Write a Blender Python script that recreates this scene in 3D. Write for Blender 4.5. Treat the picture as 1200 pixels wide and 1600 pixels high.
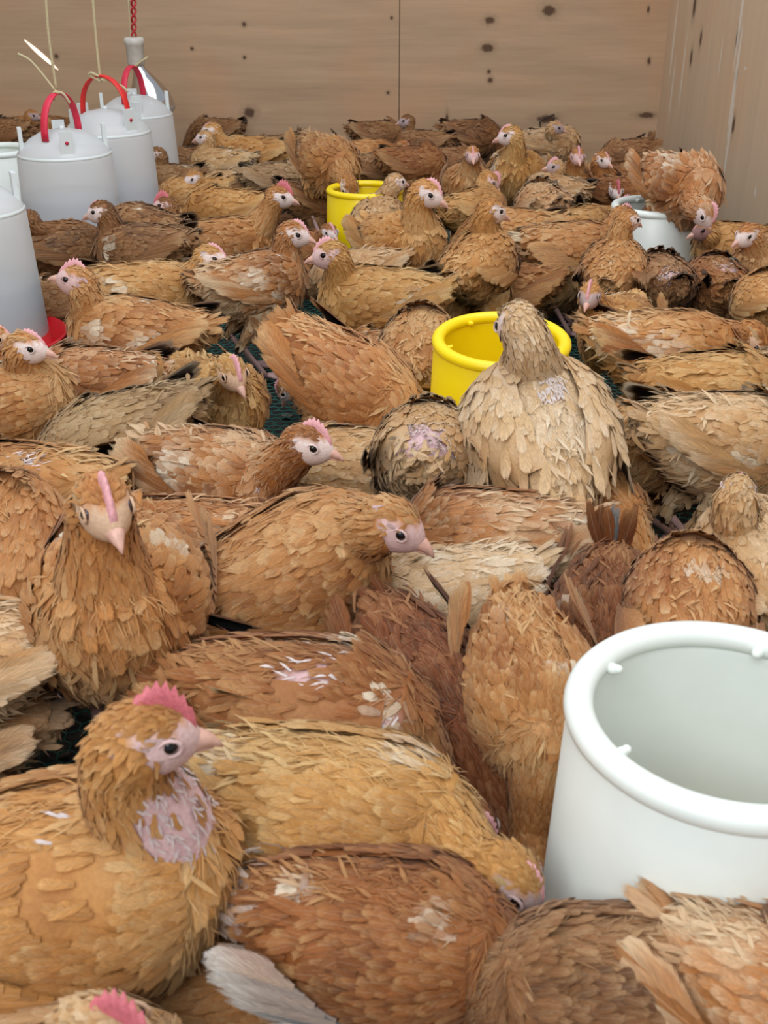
import bpy, math, random
import numpy as np
from mathutils import Vector, Matrix
SC = bpy.context.scene
COL = SC.collection
for o in list(bpy.data.objects): bpy.data.objects.remove(o)
R = math.radians
# ------------------------------------------------------------------ camera
CAM_H, PITCH, FPX = 0.85, 27.5, 1700.0
cam = bpy.data.cameras.new('camera'); camo = bpy.data.objects.new('camera', cam); COL.objects.link(camo)
camo.location = (0, 0, CAM_H); camo.rotation_euler = (R(90-PITCH), 0, 0)
cam.sensor_fit = 'VERTICAL'; cam.sensor_height = 36; cam.lens = 36*FPX/1600
cam.clip_start = 0.02; SC.camera = camo
cam.dof.use_dof = True; cam.dof.focus_distance = 1.9; cam.dof.aperture_fstop = 14.0
# ------------------------------------------------------------------ light
SC.view_settings.view_transform = 'Standard'; SC.view_settings.look = 'None'
SC.view_settings.gamma = 1; SC.view_settings.use_curve_mapping = False
SC.view_settings.exposure = 0.0
w = bpy.data.worlds.new('world'); SC.world = w; w.use_nodes = True
bg = w.node_tree.nodes['Background']; bg.inputs[0].default_value = (0.86, 0.93, 1.0, 1); bg.inputs[1].default_value = 0.55
def area(name, loc, target, size, power, color):
    l = bpy.data.lights.new(name, 'AREA'); l.shape = 'RECTANGLE'; l.size, l.size_y = size; l.energy = power; l.color = color
    o = bpy.data.objects.new(name, l); COL.objects.link(o); o.location = loc
    o.rotation_euler = (Vector(target)-Vector(loc)).to_track_quat('-Z', 'Y').to_euler(); return o
area('daylight_overhead', (0.1, 1.8, 2.9), (0.0, 2.1, 0), (2.4, 3.0), 62, (0.95, 0.97, 1.0))
area('daylight_opening', (-0.7, -0.9, 2.1), (0.1, 1.4, 0.1), (1.8, 1.2), 40, (1.0, 0.98, 0.95))

def ray(px, py):
    x = (px-600)/FPX; y = -(py-800)/FPX
    p = R(PITCH); c, s = math.cos(p), math.sin(p)
    return np.array([x, c + y*s, -s + y*c])       # forward (0,c,-s), up (0,s,c)
def at(px, py, z):
    d = ray(px, py); t = (z-CAM_H)/d[2]; return np.array([0, 0, CAM_H]) + d*t
def lin(c):
    c = np.asarray(c, float)/255.0
    return np.where(c <= .04045, c/12.92, ((c+.055)/1.055)**2.4)
# ------------------------------------------------------------------ materials
def newmat(name):
    m = bpy.data.materials.new(name); m.use_nodes = True
    nt = m.node_tree; return m, nt, nt.nodes['Principled BSDF']
def node(nt, t, **kw):
    n = nt.nodes.new(t)
    for k, v in kw.items(): setattr(n, k, v)
    return n
def mix(nt, a, b, f, mode='MIX'):
    n = node(nt, 'ShaderNodeMix', data_type='RGBA', blend_type=mode)
    for i, v in ((0, f), (6, a), (7, b)):
        if isinstance(v, bpy.types.NodeSocket): nt.links.new(v, n.inputs[i])
        elif i == 0: n.inputs[0].default_value = v
        else: n.inputs[i].default_value = (*v[:3], 1)
    return n.outputs[2]
def math_(nt, op, a, b=0.0, c=0.0):
    n = node(nt, 'ShaderNodeMath', operation=op)
    for i, v in enumerate((a, b, c)):
        if isinstance(v, bpy.types.NodeSocket): nt.links.new(v, n.inputs[i])
        else: n.inputs[i].default_value = v
    return n.outputs[0]
def maprange(nt, v, a, b, c=0.0, d=1.0):
    n = node(nt, 'ShaderNodeMapRange'); nt.links.new(v, n.inputs[0])
    for i, x in enumerate((a, b, c, d)): n.inputs[i+1].default_value = x
    return n.outputs[0]
def noise(nt, vec, scale, detail=3, rough=.55):
    n = node(nt, 'ShaderNodeTexNoise'); n.inputs['Scale'].default_value = scale
    n.inputs['Detail'].default_value = detail; n.inputs['Roughness'].default_value = rough
    if vec is not None: nt.links.new(vec, n.inputs['Vector'])
    return n.outputs[0]
def bump(nt, bs, h, strength, dist):
    b = node(nt, 'ShaderNodeBump'); b.inputs['Strength'].default_value = strength; b.inputs['Distance'].default_value = dist
    nt.links.new(h, b.inputs['Height']); nt.links.new(b.outputs[0], bs.inputs['Normal'])

def feather_material():
    m, nt, bs = newmat('feather')
    c = node(nt, 'ShaderNodeAttribute', attribute_name='col')
    f = node(nt, 'ShaderNodeAttribute', attribute_name='fuv')
    s = node(nt, 'ShaderNodeSeparateXYZ'); nt.links.new(f.outputs['Vector'], s.inputs[0])
    au = math_(nt, 'ABSOLUTE', s.outputs[0])
    q = math_(nt, 'SUBTRACT', s.outputs[1], math_(nt, 'MULTIPLY', au, 0.35))
    cb = node(nt, 'ShaderNodeCombineXYZ'); nt.links.new(math_(nt, 'MULTIPLY', q, 22), cb.inputs[0])
    nt.links.new(math_(nt, 'MULTIPLY', s.outputs[0], 1.3), cb.inputs[1]); nt.links.new(math_(nt, 'MULTIPLY', s.outputs[2], 90), cb.inputs[2])
    st = noise(nt, cb.outputs[0], 1.0, 4, .7)
    rach = maprange(nt, au, 0.0, 0.14, 1.0, 0.0)
    k = maprange(nt, st, .3, .72, .60, 1.26)
    kc = node(nt, 'ShaderNodeCombineXYZ')
    for i in range(3): nt.links.new(k, kc.inputs[i])
    col = mix(nt, c.outputs['Color'], kc.outputs[0], 1.0, 'MULTIPLY')
    col = mix(nt, col, (.75, .6, .42), math_(nt, 'MULTIPLY', rach, .16))
    nt.links.new(col, bs.inputs['Base Color'])
    bs.inputs['Roughness'].default_value = .62; bs.inputs['Specular IOR Level'].default_value = .28
    bs.inputs['Sheen Weight'].default_value = .12; bs.inputs['Sheen Roughness'].default_value = .5
    # plumage shades softly: the vane normal leans towards the normal of the body under it
    bnn = node(nt, 'ShaderNodeAttribute', attribute_name='bn'); vt = node(nt, 'ShaderNodeVectorTransform', vector_type='NORMAL', convert_from='OBJECT', convert_to='WORLD')
    nt.links.new(bnn.outputs['Vector'], vt.inputs[0]); ge = node(nt, 'ShaderNodeNewGeometry')
    def vm(op, a, b):
        n = node(nt, 'ShaderNodeVectorMath', operation=op); nt.links.new(a, n.inputs[0])
        if isinstance(b, bpy.types.NodeSocket): nt.links.new(b, n.inputs[1])
        elif isinstance(b, tuple): n.inputs[1].default_value = b
        else: n.inputs['Scale'].default_value = b
        return n.outputs[0]
    nn_ = vm('NORMALIZE', vm('ADD', vm('SCALE', ge.outputs['Normal'], .45), vm('SCALE', vt.outputs[0], 1.0)), (0., 0., 0.))
    bb = node(nt, 'ShaderNodeBump'); bb.inputs['Strength'].default_value = .4; bb.inputs['Distance'].default_value = .001
    nt.links.new(st, bb.inputs['Height']); nt.links.new(nn_, bb.inputs['Normal']); nt.links.new(bb.outputs[0], bs.inputs['Normal'])
    tr = node(nt, 'ShaderNodeBsdfTranslucent'); nt.links.new(col, tr.inputs[0])
    mx = node(nt, 'ShaderNodeMixShader'); mx.inputs[0].default_value = .22
    nt.links.new(bs.outputs[0], mx.inputs[1]); nt.links.new(tr.outputs[0], mx.inputs[2])
    # frayed outline: barbs separate towards the edge and the tip
    cb2 = node(nt, 'ShaderNodeCombineXYZ'); nt.links.new(math_(nt, 'MULTIPLY', math_(nt, 'SUBTRACT', s.outputs[1], math_(nt, 'MULTIPLY', au, .6)), 62), cb2.inputs[0])
    nt.links.new(s.outputs[0], cb2.inputs[1]); nt.links.new(math_(nt, 'MULTIPLY', s.outputs[2], 170), cb2.inputs[2])
    gap = noise(nt, cb2.outputs[0], 1.0, 2, .6)
    edge = math_(nt, 'MAXIMUM', maprange(nt, au, .35, 1.0), maprange(nt, s.outputs[1], .72, 1.0))
    al = math_(nt, 'GREATER_THAN', gap, math_(nt, 'MULTIPLY', edge, .60))
    tp = node(nt, 'ShaderNodeBsdfTransparent'); m2 = node(nt, 'ShaderNodeMixShader')
    nt.links.new(al, m2.inputs[0]); nt.links.new(tp.outputs[0], m2.inputs[1]); nt.links.new(mx.outputs[0], m2.inputs[2])
    nt.links.new(m2.outputs[0], nt.nodes['Material Output'].inputs[0])
    return m
def skin_material():
    m, nt, bs = newmat('skin')
    c = node(nt, 'ShaderNodeAttribute', attribute_name='col')
    tc = node(nt, 'ShaderNodeTexCoord')
    n = noise(nt, tc.outputs['Object'], 260, 4, .65)
    nt.links.new(mix(nt, mix(nt, c.outputs['Color'], (.62, .42, .42), .35, 'MULTIPLY'), c.outputs['Color'], maprange(nt, n, .35, .65)), bs.inputs['Base Color'])
    bs.inputs['Roughness'].default_value = .6; bump(nt, bs, n, .6, .0012)
    bs.inputs['Specular IOR Level'].default_value = .3
    return m
def simple(name, rgb, rough=.5, nscale=0, namp=0.0, bumpd=0.0, spec=.5, sub=0.0):
    m, nt, bs = newmat(name); c = tuple(lin(rgb))
    bs.inputs['Roughness'].default_value = rough; bs.inputs['Specular IOR Level'].default_value = spec
    if nscale:
        tc = node(nt, 'ShaderNodeTexCoord'); n = noise(nt, tc.outputs['Object'], nscale, 4, .6)
        dk = tuple(x*(1-namp) for x in c)
        nt.links.new(mix(nt, dk, c, maprange(nt, n, .35, .62)), bs.inputs['Base Color'])
        if bumpd: bump(nt, bs, n, .5, bumpd)
    else: bs.inputs['Base Color'].default_value = (*c, 1)
    if sub:
        bs.inputs['Subsurface Weight'].default_value = sub; bs.inputs['Subsurface Radius'].default_value = (1, 1, 1); bs.inputs['Subsurface Scale'].default_value = .01
    return m
M = {}
M['feather'] = feather_material(); M['skin'] = skin_material()
M['beak'] = simple('beak_horn', (222, 176, 160), .42, 180, .18)
M['comb'] = simple('comb_flesh', (214, 112, 122), .5, 400, .25, .0008)
M['comb_pale'] = simple('comb_pale_flesh', (232, 170, 176), .5, 400, .2, .0008)
M['leg'] = simple('shank_scales', (206, 170, 168), .55, 350, .22, .0008)
M['claw'] = simple('claw', (196, 176, 160), .4)
M['pupil'] = simple('pupil', (14, 12, 14), .08); M['iris'] = simple('iris', (74, 60, 62), .25)
M['white_plastic'] = simple('white_plastic', (236, 244, 240), .38, 9, .05)
M['yellow_plastic'] = simple('yellow_plastic', (250, 222, 12), .33, 7, .05)
M['red_plastic'] = simple('red_plastic', (206, 18, 36), .38, 20, .1)
M['pink_strap'] = simple('faded_red_strap', (222, 44, 76), .45, 60, .12)
M['red_strap'] = simple('bright_red_strap', (226, 42, 38), .42, 60, .1)
M['feed'] = simple('feed_meal', (196, 164, 96), .9, 240, .35, .004)
M['cord'] = simple('sisal_cord', (214, 200, 160), .8, 500, .3, .001)
M['red_wire'] = simple('red_wire', (190, 40, 52), .45)
M['ceramic'] = simple('lamp_socket_ceramic', (214, 212, 204), .5, 80, .12)
M['net'] = simple('green_plastic_net', (30, 98, 88), .42, 60, .2)

def tag(o, label=None, cat=None, group=None, kind=None):
    for k, v in (('label', label), ('category', cat), ('group', group), ('kind', kind)):
        if v: o[k] = v
    return o
def empty(name, loc, rz=0):
    o = bpy.data.objects.new(name, None); COL.objects.link(o); o.location = loc; o.rotation_euler = (0, 0, rz)
    o.empty_display_size = .03; return o

class MB:
    """mesh builder: collects arrays of vertices, faces (tris/quads), colours, feather coordinates and material slots"""
    def __init__(s): s.v, s.f, s.c, s.u, s.m, s.b, s.n = [], [], [], [], [], [], 0
    def add(s, v, f, col=(1, 1, 1), uv=None, mat=0, bn=None):
        v = np.asarray(v, float).reshape(-1, 3); f = np.asarray(f, int)
        if f.shape[1] == 3: f = np.concatenate([f, np.full((len(f), 1), -1-s.n)], 1)
        s.v.append(v); s.f.append(f + s.n)
        c = np.asarray(col, float); s.c.append(np.broadcast_to(c, (len(v), 3)))
        s.u.append(np.zeros((len(v), 3)) if uv is None else uv)
        s.b.append(np.zeros((len(v), 3)) if bn is None else bn); s.m.append(np.full(len(f), mat)); s.n += len(v)
    def build(s, name, mats, parent=None, smooth=True, T=None):
        v = np.concatenate(s.v); f = np.concatenate(s.f); c = np.concatenate(s.c); u = np.concatenate(s.u); mi = np.concatenate(s.m)
        if T is not None: v = v @ T[0].T + T[1]
        tri = f[:, 3] < 0; tot = np.where(tri, 3, 4)
        start = np.concatenate([[0], np.cumsum(tot)[:-1]])
        flat = f.reshape(-1); flat = flat[flat >= 0]
        me = bpy.data.meshes.new(name)
        me.vertices.add(len(v)); me.vertices.foreach_set('co', v.astype(np.float32).ravel())
        me.loops.add(len(flat)); me.loops.foreach_set('vertex_index', flat.astype(np.int32))
        me.polygons.add(len(f)); me.polygons.foreach_set('loop_start', start.astype(np.int32))
        me.polygons.foreach_set('loop_total', tot.astype(np.int32))
        me.polygons.foreach_set('use_smooth', np.full(len(f), smooth))
        me.polygons.foreach_set('material_index', mi.astype(np.int32))
        me.update(calc_edges=True)
        a = me.attributes.new('col', 'FLOAT_COLOR', 'POINT'); a.data.foreach_set('color', np.concatenate([c, np.ones((len(c), 1))], 1).astype(np.float32).ravel())
        a = me.attributes.new('fuv', 'FLOAT_VECTOR', 'POINT'); a.data.foreach_set('vector', u.astype(np.float32).ravel())
        b = np.concatenate(s.b)
        if T is not None: b = b @ T[0].T
        a = me.attributes.new('bn', 'FLOAT_VECTOR', 'POINT'); a.data.foreach_set('vector', b.astype(np.float32).ravel())
        for x in (mats if isinstance(mats, (list, tuple)) else [mats]): me.materials.append(x)
        o = bpy.data.objects.new(name, me); COL.objects.link(o); o.parent = parent; return o
    # primitives
    def box(s, lo, hi, **k):
        x0, y0, z0 = lo; x1, y1, z1 = hi
        v = [(x0,y0,z0),(x1,y0,z0),(x1,y1,z0),(x0,y1,z0),(x0,y0,z1),(x1,y0,z1),(x1,y1,z1),(x0,y1,z1)]
        s.add(v, [(0,3,2,1),(4,5,6,7),(0,1,5,4),(1,2,6,5),(2,3,7,6),(3,0,4,7)], **k)
    def lathe(s, prof, n=64, c=(0, 0, 0), closed=False, **k):
        prof = np.array(prof, float); a = np.linspace(0, 2*np.pi, n, endpoint=False); m = len(prof)
        v = np.stack([np.outer(prof[:, 0], np.cos(a)), np.outer(prof[:, 0], np.sin(a)), np.repeat(prof[:, 1:2], n, 1)], -1).reshape(-1, 3) + np.array(c)
        f = []
        for i in range(m if closed else m-1):
            i2 = (i+1) % m
            j = np.arange(n); j2 = (j+1) % n
            f.append(np.stack([i*n+j, i*n+j2, i2*n+j2, i2*n+j], 1))
        s.add(v, np.concatenate(f), **k)
    def loft(s, P, ra, rb=None, up=(0, 0, 1), n=12, col=(1, 1, 1), mat=0, cap=True):
        v, f, _ = tube_grid(P, ra, rb, up, n, cap); s.add(v, f, col=col, mat=mat)
    def sphere(s, c, r, n=12, m=8, axes=None, **k):
        th = np.linspace(0, np.pi, m+1); a = np.linspace(0, 2*np.pi, n, endpoint=False)
        v = np.stack([np.outer(np.sin(th), np.cos(a)), np.outer(np.sin(th), np.sin(a)), np.repeat(np.cos(th)[:, None], n, 1)], -1).reshape(-1, 3)
        v = v*np.array(r)
        if axes is not None: v = v @ np.array(axes)
        f = []
        for i in range(m):
            j = np.arange(n); j2 = (j+1) % n; f.append(np.stack([i*n+j, (i+1)*n+j, (i+1)*n+j2, i*n+j2], 1))
        s.add(v+np.array(c), np.concatenate(f), **k)

def nrm(a): return a/np.maximum(np.linalg.norm(a, axis=-1, keepdims=True), 1e-9)
def frames(P, up):
    P = np.asarray(P, float); T = nrm(np.gradient(P, axis=0)); U = np.zeros_like(P); u = np.array(up, float)
    for i in range(len(P)):
        u = u - T[i]*np.dot(u, T[i]); l = np.linalg.norm(u)
        u = u/l if l > 1e-4 else nrm(np.cross(T[i], [1, 0.1, 0]))
        U[i] = u
    return T, U, np.cross(T, U)      # tangent, up, side (right-hand side = T x U)
def tube_grid(P, ra, rb=None, up=(0, 0, 1), n=12, cap=True):
    P = np.asarray(P, float); m = len(P); ra = np.broadcast_to(ra, m); rb = ra if rb is None else np.broadcast_to(rb, m)
    T, U, S = frames(P, up); a = np.linspace(0, 2*np.pi, n, endpoint=False)
    v = P[:, None] + S[:, None]*(np.sin(a)[None, :, None]*ra[:, None, None]) + U[:, None]*(np.cos(a)[None, :, None]*rb[:, None, None])
    f = []
    j = np.arange(n); j2 = (j+1) % n
    for i in range(m-1): f.append(np.stack([i*n+j, i*n+j2, (i+1)*n+j2, (i+1)*n+j], 1))
    v = v.reshape(-1, 3)
    f = np.concatenate(f)
    if cap:
        v = np.concatenate([v, P[:1], P[-1:]]); a0 = m*n
        f = np.concatenate([f, np.stack([j2, j, np.full(n, a0), np.full(n, a0)], 1), np.stack([(m-1)*n+j, (m-1)*n+j2, np.full(n, a0+1), np.full(n, a0+1)], 1)])
        f = np.where((f[:, 2:3] == f[:, 3:4]) & (np.arange(4) == 3)[None], -10**9, f)
    return v, f, (T, U, S)
# ------------------------------------------------------------------ birds
PAL = {  # body, shade feathers, tips
 'orange': ((210, 150, 90), (168, 106, 58), (234, 200, 150)),
 'red':    ((168, 106, 58), (118, 70, 38), (204, 160, 108)),
 'tan':    ((222, 180, 130), (194, 144, 96), (240, 218, 186)),
 'gold':   ((214, 160, 94), (174, 118, 62), (236, 204, 150)),
 'brown':  ((164, 114, 72), (110, 72, 44), (198, 162, 120)),
 'rust':   ((144, 84, 46), (98, 56, 32), (184, 136, 92)),
 'grey':   ((190, 156, 116), (156, 122, 88), (212, 188, 154)),
 'mottle': ((198, 136, 80), (140, 84, 46), (240, 218, 184)),
 'cream':  ((230, 200, 160), (208, 170, 124), (246, 232, 210)),
}
SKIN = lin((226, 192, 194))
def feathers(mb, P, N, D, L, W, col, tip, rng, lift=.22, curl=.25, rows=2, mat=0, off=.002, cup=.16, wob=.2):
    """one mesh strip per feather; P base points, N surface normals, D pointing directions"""
    n = len(P)
    if n == 0: return
    L = np.broadcast_to(L, n)[:, None]; W = np.broadcast_to(W, n)[:, None]
    N = nrm(N); D = nrm(D - N*(D*N).sum(1)[:, None]); 
    ang = rng.normal(0, wob, n)[:, None]; B = np.cross(N, D)
    D = D*np.cos(ang) + B*np.sin(ang); B = np.cross(N, D)
    rol = rng.normal(0, .13, n)[:, None]; B2 = B*np.cos(rol)+N*np.sin(rol)
    lf = lift*(.6+.8*rng.random(n))[:, None]; cu = curl*(.6+.8*rng.random(n))[:, None]
    if rows == 1: ss, pr = [0, .55, 1.], [.7, 1., .15]
    elif rows == 2: ss, pr = [0, .35, .72, .93, 1.], [.45, .95, 1., .66, .2]
    else: ss, pr = [0, .18, .4, .62, .8, .92, 1.], [.35, .8, 1., 1., .92, .62, .18]
    ncol = 2 if rows == 1 else 3
    rr = rng.random((n, 1)); V = []; C = []; U = []
    for s, p in zip(ss, pr):
        ctr = P + D*L*s + N*(off + lf*L*s - cu*L*s*s)
        hw = W*.5*p*(1+rng.normal(0, .10, (n, 1)))
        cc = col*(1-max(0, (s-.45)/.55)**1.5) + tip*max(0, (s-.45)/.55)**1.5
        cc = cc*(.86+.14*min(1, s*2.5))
        for u in ((-1, 1) if ncol == 2 else (-1, 0, 1)):
            jt = D*L*(rng.normal(0, .05, (n, 1)) if (u and s > .8) else 0)
            V.append(ctr + B2*hw*u + (0 if u == 0 else -1)*N*hw*cup + jt)
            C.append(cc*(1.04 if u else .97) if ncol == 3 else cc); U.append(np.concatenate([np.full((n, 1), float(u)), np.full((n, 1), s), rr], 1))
    k = len(V); V = np.stack(V, 1).reshape(-1, 3); C = np.stack(C, 1).reshape(-1, 3); U = np.stack(U, 1).reshape(-1, 3)
    base = (np.arange(n)*k)[:, None, None]; q = []
    for i in range(len(ss)-1):
        for j in range(ncol-1):
            q.append([i*ncol+j, i*ncol+j+1, (i+1)*ncol+j+1, (i+1)*ncol+j])
    F = (base + np.array(q)[None]).reshape(-1, 4)
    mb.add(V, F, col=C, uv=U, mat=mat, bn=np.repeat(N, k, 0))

def sample_grid(v, f, n, rng, weight=None):
    """area-weighted random points on quads; returns points, normals and quad index"""
    q = v[f[:, :4]]; nn = np.cross(q[:, 2]-q[:, 0], q[:, 3]-q[:, 1]); ar = np.linalg.norm(nn, axis=1)
    if weight is not None: ar = ar*weight
    cdf = np.cumsum(ar); k = np.searchsorted(cdf, (np.arange(n)+rng.random(n))/n*cdf[-1]).clip(0, len(f)-1)
    a, b = rng.random((2, n, 1))
    p = q[k, 0]*(1-a)*(1-b)+q[k, 1]*a*(1-b)+q[k, 2]*a*b+q[k, 3]*(1-a)*b
    return p, nrm(nn[k]), k

def smooth_noise(P, rng, f=22.0):
    o = 0
    for k in range(5):
        d = nrm(rng.normal(size=3)); o = o + np.sin(P @ d*f*(1+.55*k)+rng.random()*6.28)/(1+.35*k)
    return o/2.6

TT = np.array([0, .05, .13, .25, .4, .55, .7, .82, .92, .98, 1.])
TW = .88*np.array([.006, .030, .048, .066, .079, .084, .080, .070, .050, .028, .006])
TH = .88*np.array([.006, .026, .044, .064, .078, .084, .083, .074, .054, .030, .006])
TC = np.array([.036, .034, .026, .012, .002, -.002, -.001, .004, .012, .016, .018])
HL = .119     # half length of the torso
def interp(t, tab): return np.interp(t, TT, tab)
def torso_pt(t, th, off=0.0):
    t = np.asarray(t, float); th = np.asarray(th, float)
    return np.stack([(2*t-1)*HL + 0*th, -np.sin(th)*(interp(t, TW)+off), interp(t, TC)+np.cos(th)*(interp(t, TH)+off)], -1)
def bez(p0, p1, p2, p3, n):
    t = np.linspace(0, 1, n)[:, None]
    return (1-t)**3*p0+3*(1-t)**2*t*p1+3*(1-t)*t*t*p2+t**3*p3
def rot(ax, a):
    return np.array(Matrix.Rotation(a, 3, ax))

BIRDS = []
def chicken(idx, name, px, py, zc, s, yaw, pitch, head, pal, label, roll=0, open_=0.0, tail=.35, comb=.6, bare=(), white=(), face='white', zf=0.0, fluff=0.3, group='brown pullets crowded on the pen floor', feat=1.0, neckfat=1.0, tailcol=None, fly=None, tl_=1.0, slate=(), legs=True):
    rng = np.random.default_rng(1000+idx); s = s*1.02
    C0 = at(px, py, zc); ya = R(yaw)
    dist = np.linalg.norm(C0-np.array([0, 0, CAM_H]))
    lod = 0 if dist < 1.75 else (1 if dist < 2.9 else 2)
    root = empty(name, (C0[0], C0[1], zf), ya)
    tag(root, label, 'chicken', group)
    # local frame: torso space (unit bird) -> root space
    Rm = rot('Y', -R(pitch)) @ rot('X', R(roll))
    zt = zc - zf
    T = (Rm*s, np.array([0, 0, zt]))
    def to_torso(wp):
        d = np.array(wp)-np.array([C0[0], C0[1], zf]); d = rot('Z', -ya) @ d
        return Rm.T @ ((d-np.array([0, 0, zt]))/s)
    def dir_torso(wd): return Rm.T @ (rot('Z', -ya) @ np.array(wd))
    p0, p1, p2 = [lin(c) for c in PAL[pal]]
    tint = (1+rng.normal(0, .05))*(1+rng.normal(0, .012, 3)*np.array([1, 1.0, 2.0])); tint = tint*np.array([.93, .88, .80]); p0, p1, p2 = p0*tint, p1*tint, p2*(tint+1)/2
    # ---------------- head placement
    if head is None: head = ('down',)
    if head[0] == 'down':
        hw = np.array([C0[0], C0[1], 0]) + np.array([math.cos(ya), math.sin(ya), 0])*.22*s + np.array([0, 0, zf+.07]); hc = to_torso(hw)
        haz, hp = yaw+rng.uniform(-15, 15), -60
    elif head[0] == 'tuck':
        hc = np.array([.125, rng.uniform(-.04, .04), .075]); haz, hp = yaw+rng.uniform(-40, 40), -10
    else:
        hx, hy, haz, hp = head[:4]
        post = head[4] if len(head) > 4 else 'up'
        nom = {'up': (.118, 0, .145), 'mid': (.15, 0, .08), 'low': (.175, 0, -.03), 'down': (.165, 0, -.11), 'back': (.05, 0, .13)}[post]
        nomw = rot('Z', ya) @ (T[0] @ np.array(nom)+T[1]) + np.array([C0[0], C0[1], zf])
        d = ray(hx, hy); cpos = np.array([0, 0, CAM_H]); d = d/np.linalg.norm(d)
        tt = np.dot(nomw-cpos, d); hc = to_torso(cpos+d*tt)
    NB = np.array([.070, 0, .018]); dv = hc-NB; dl = np.linalg.norm(dv); lim = .185
    if dl > lim: hc = NB+dv/dl*lim
    if dl < .09: hc = NB+dv/max(dl, 1e-3)*.09
    hz, hpz = R(haz), R(hp)
    hd = nrm(dir_torso((math.cos(hz)*math.cos(hpz), math.sin(hz)*math.cos(hpz), math.sin(hpz))))
    hup = dir_torso((0, 0, 1)); hup = hup-hd*np.dot(hup, hd)
    hup = nrm(hup) if np.linalg.norm(hup) > .1 else nrm(np.array([1, 0, 0.])-hd*hd[0])
    hs = np.cross(hup, hd)            # left side of the head
    HS = 1.26 if dist > 1.5 else 1.16; HF = HS*np.stack([hd, hs, hup])      # rows: a (forward), b (left), c (up)
    # ---------------- torso shell
    nt, nr = 22, 22
    t = .5-.5*np.cos(np.linspace(0, np.pi, nt)); th = np.linspace(0, 2*np.pi, nr, endpoint=False)
    tg, thg = np.meshgrid(t, th, indexing='ij'); tv = torso_pt(tg.ravel(), thg.ravel())
    j = np.arange(nr); j2 = (j+1) % nr
    tf = np.concatenate([np.stack([i*nr+j, (i+1)*nr+j, (i+1)*nr+j2, i*nr+j2], 1) for i in range(nt-1)])
    q = tv[tf]; nn = np.cross(q[:, 2]-q[:, 0], q[:, 3]-q[:, 1]); ctrq = q.mean(1)
    if (nn*(ctrq-np.array([0, 0, .01]))).sum() < 0: tf = tf[:, ::-1]
    # ---------------- neck
    tgt = hc - hd*.012 - hup*.012
    dirn = nrm(tgt-NB); t0 = nrm(dirn*.55+np.array([.62, 0, .45 if dirn[2] > -.2 else -.1])); ln = np.linalg.norm(tgt-NB)
    t1 = nrm(hd*.45 + (-hup)*-.75 + dirn*.5)
    nk = bez(NB-t0*.035, NB+t0*ln*.38, tgt-t1*ln*.34, tgt, 16)
    sv = np.linspace(0, 1, 16)
    nr_ = np.interp(sv, [0, .18, .4, .62, .82, 1], [.055, .050, .040, .0315, .027, .025])*neckfat
    nv, nf, (nT, nU, nS) = tube_grid(nk, nr_, nr_, (-.3, 0, 1), 14, False)
    capc = nk[-1]+nT[-1]*.004
    qn = nv[nf]; nnn = np.cross(qn[:, 2]-qn[:, 0], qn[:, 3]-qn[:, 1]); cc = np.repeat(nk[:-1], 14, 0)
    if (nnn*(qn.mean(1)-cc)).sum() < 0: nf = nf[:, ::-1]
    # ---------------- skull
    m, n2 = 12, 16
    ph = np.linspace(0, np.pi, m+1); az = np.linspace(0, 2*np.pi, n2, endpoint=False)
    a_ = np.repeat(np.cos(ph)[:, None], n2, 1); rr_ = np.sin(ph)[:, None]
    b_ = rr_*np.cos(az)[None]; c_ = rr_*np.sin(az)[None]
    fr = np.clip(a_, 0, 1)
    A = a_*.0285; Bq = b_*.0195*(1-.34*fr**1.6)*(1-.08*np.clip(c_, 0, 1)); Cq = c_*.0225*(1-.30*fr**1.8)-.004*fr
    sl = np.stack([A, Bq, Cq], -1).reshape(-1, 3); skv = hc + sl @ HF
    j = np.arange(n2); j2 = (j+1) % n2
    sf = np.concatenate([np.stack([i*n2+j, i*n2+j2, (i+1)*n2+j2, (i+1)*n2+j], 1) for i in range(m)])
    q = sl[sf]; nn = np.cross(q[:, 2]-q[:, 0], q[:, 3]-q[:, 1])
    if (nn*q.mean(1)).sum() < 0: sf = sf[:, ::-1]
    body = MB()
    # spots -----------------------------------------------------------
    spots = [(torso_pt(a, R(b)), r, 'bare') for a, b, r in bare] + [(torso_pt(a, R(b)), r, 'white') for a, b, r in white]
    for k in range(rng.integers(0, 3)):
        spots.append((torso_pt(rng.uniform(.2, .9), rng.uniform(-1.7, 1.7)), rng.uniform(.010, .022), 'white'))
    def colours(P, wild=.5, extra=0.0):
        """pigment of each feather: slow mottling over the bird plus its own deviation"""
        g = smooth_noise(P, np.random.default_rng(idx), 24)*.62 + smooth_noise(P, np.random.default_rng(idx+500), 70)*.25 + rng.normal(0, .20, len(P)) + extra
        k = np.clip(g, -1, 1)[:, None]
        c = np.where(k > 0, p0+(p1-p0)*k*1.05, p0+(p2-p0)*(-k)*.8)
        tk = np.clip(.36+rng.normal(0, .25, len(P)), 0, 1)[:, None]*wild*1.3
        tp = c*(1-tk) + p2*tk
        return c, tp
    def apply_spots(P, c, tp, keep):
        for sp, r, kind in spots:
            dd = np.linalg.norm(P-sp, axis=1); f = np.clip((r*1.25-dd)/(r*.4), 0, 1)
            if kind == 'white':
                wcol = lin((240, 226, 202)); f = f*np.clip(.55+rng.normal(0, .35, len(P)), 0, 1); c[:] = c*(1-f[:, None]*.85)+wcol*f[:, None]*.85; tp[:] = tp*(1-f[:, None])+wcol*f[:, None]
            else: keep &= ~((f > .4) & (rng.random(len(P)) > .12))
        return c, tp, keep
    tcol, _ = colours(tv, 0)
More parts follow.
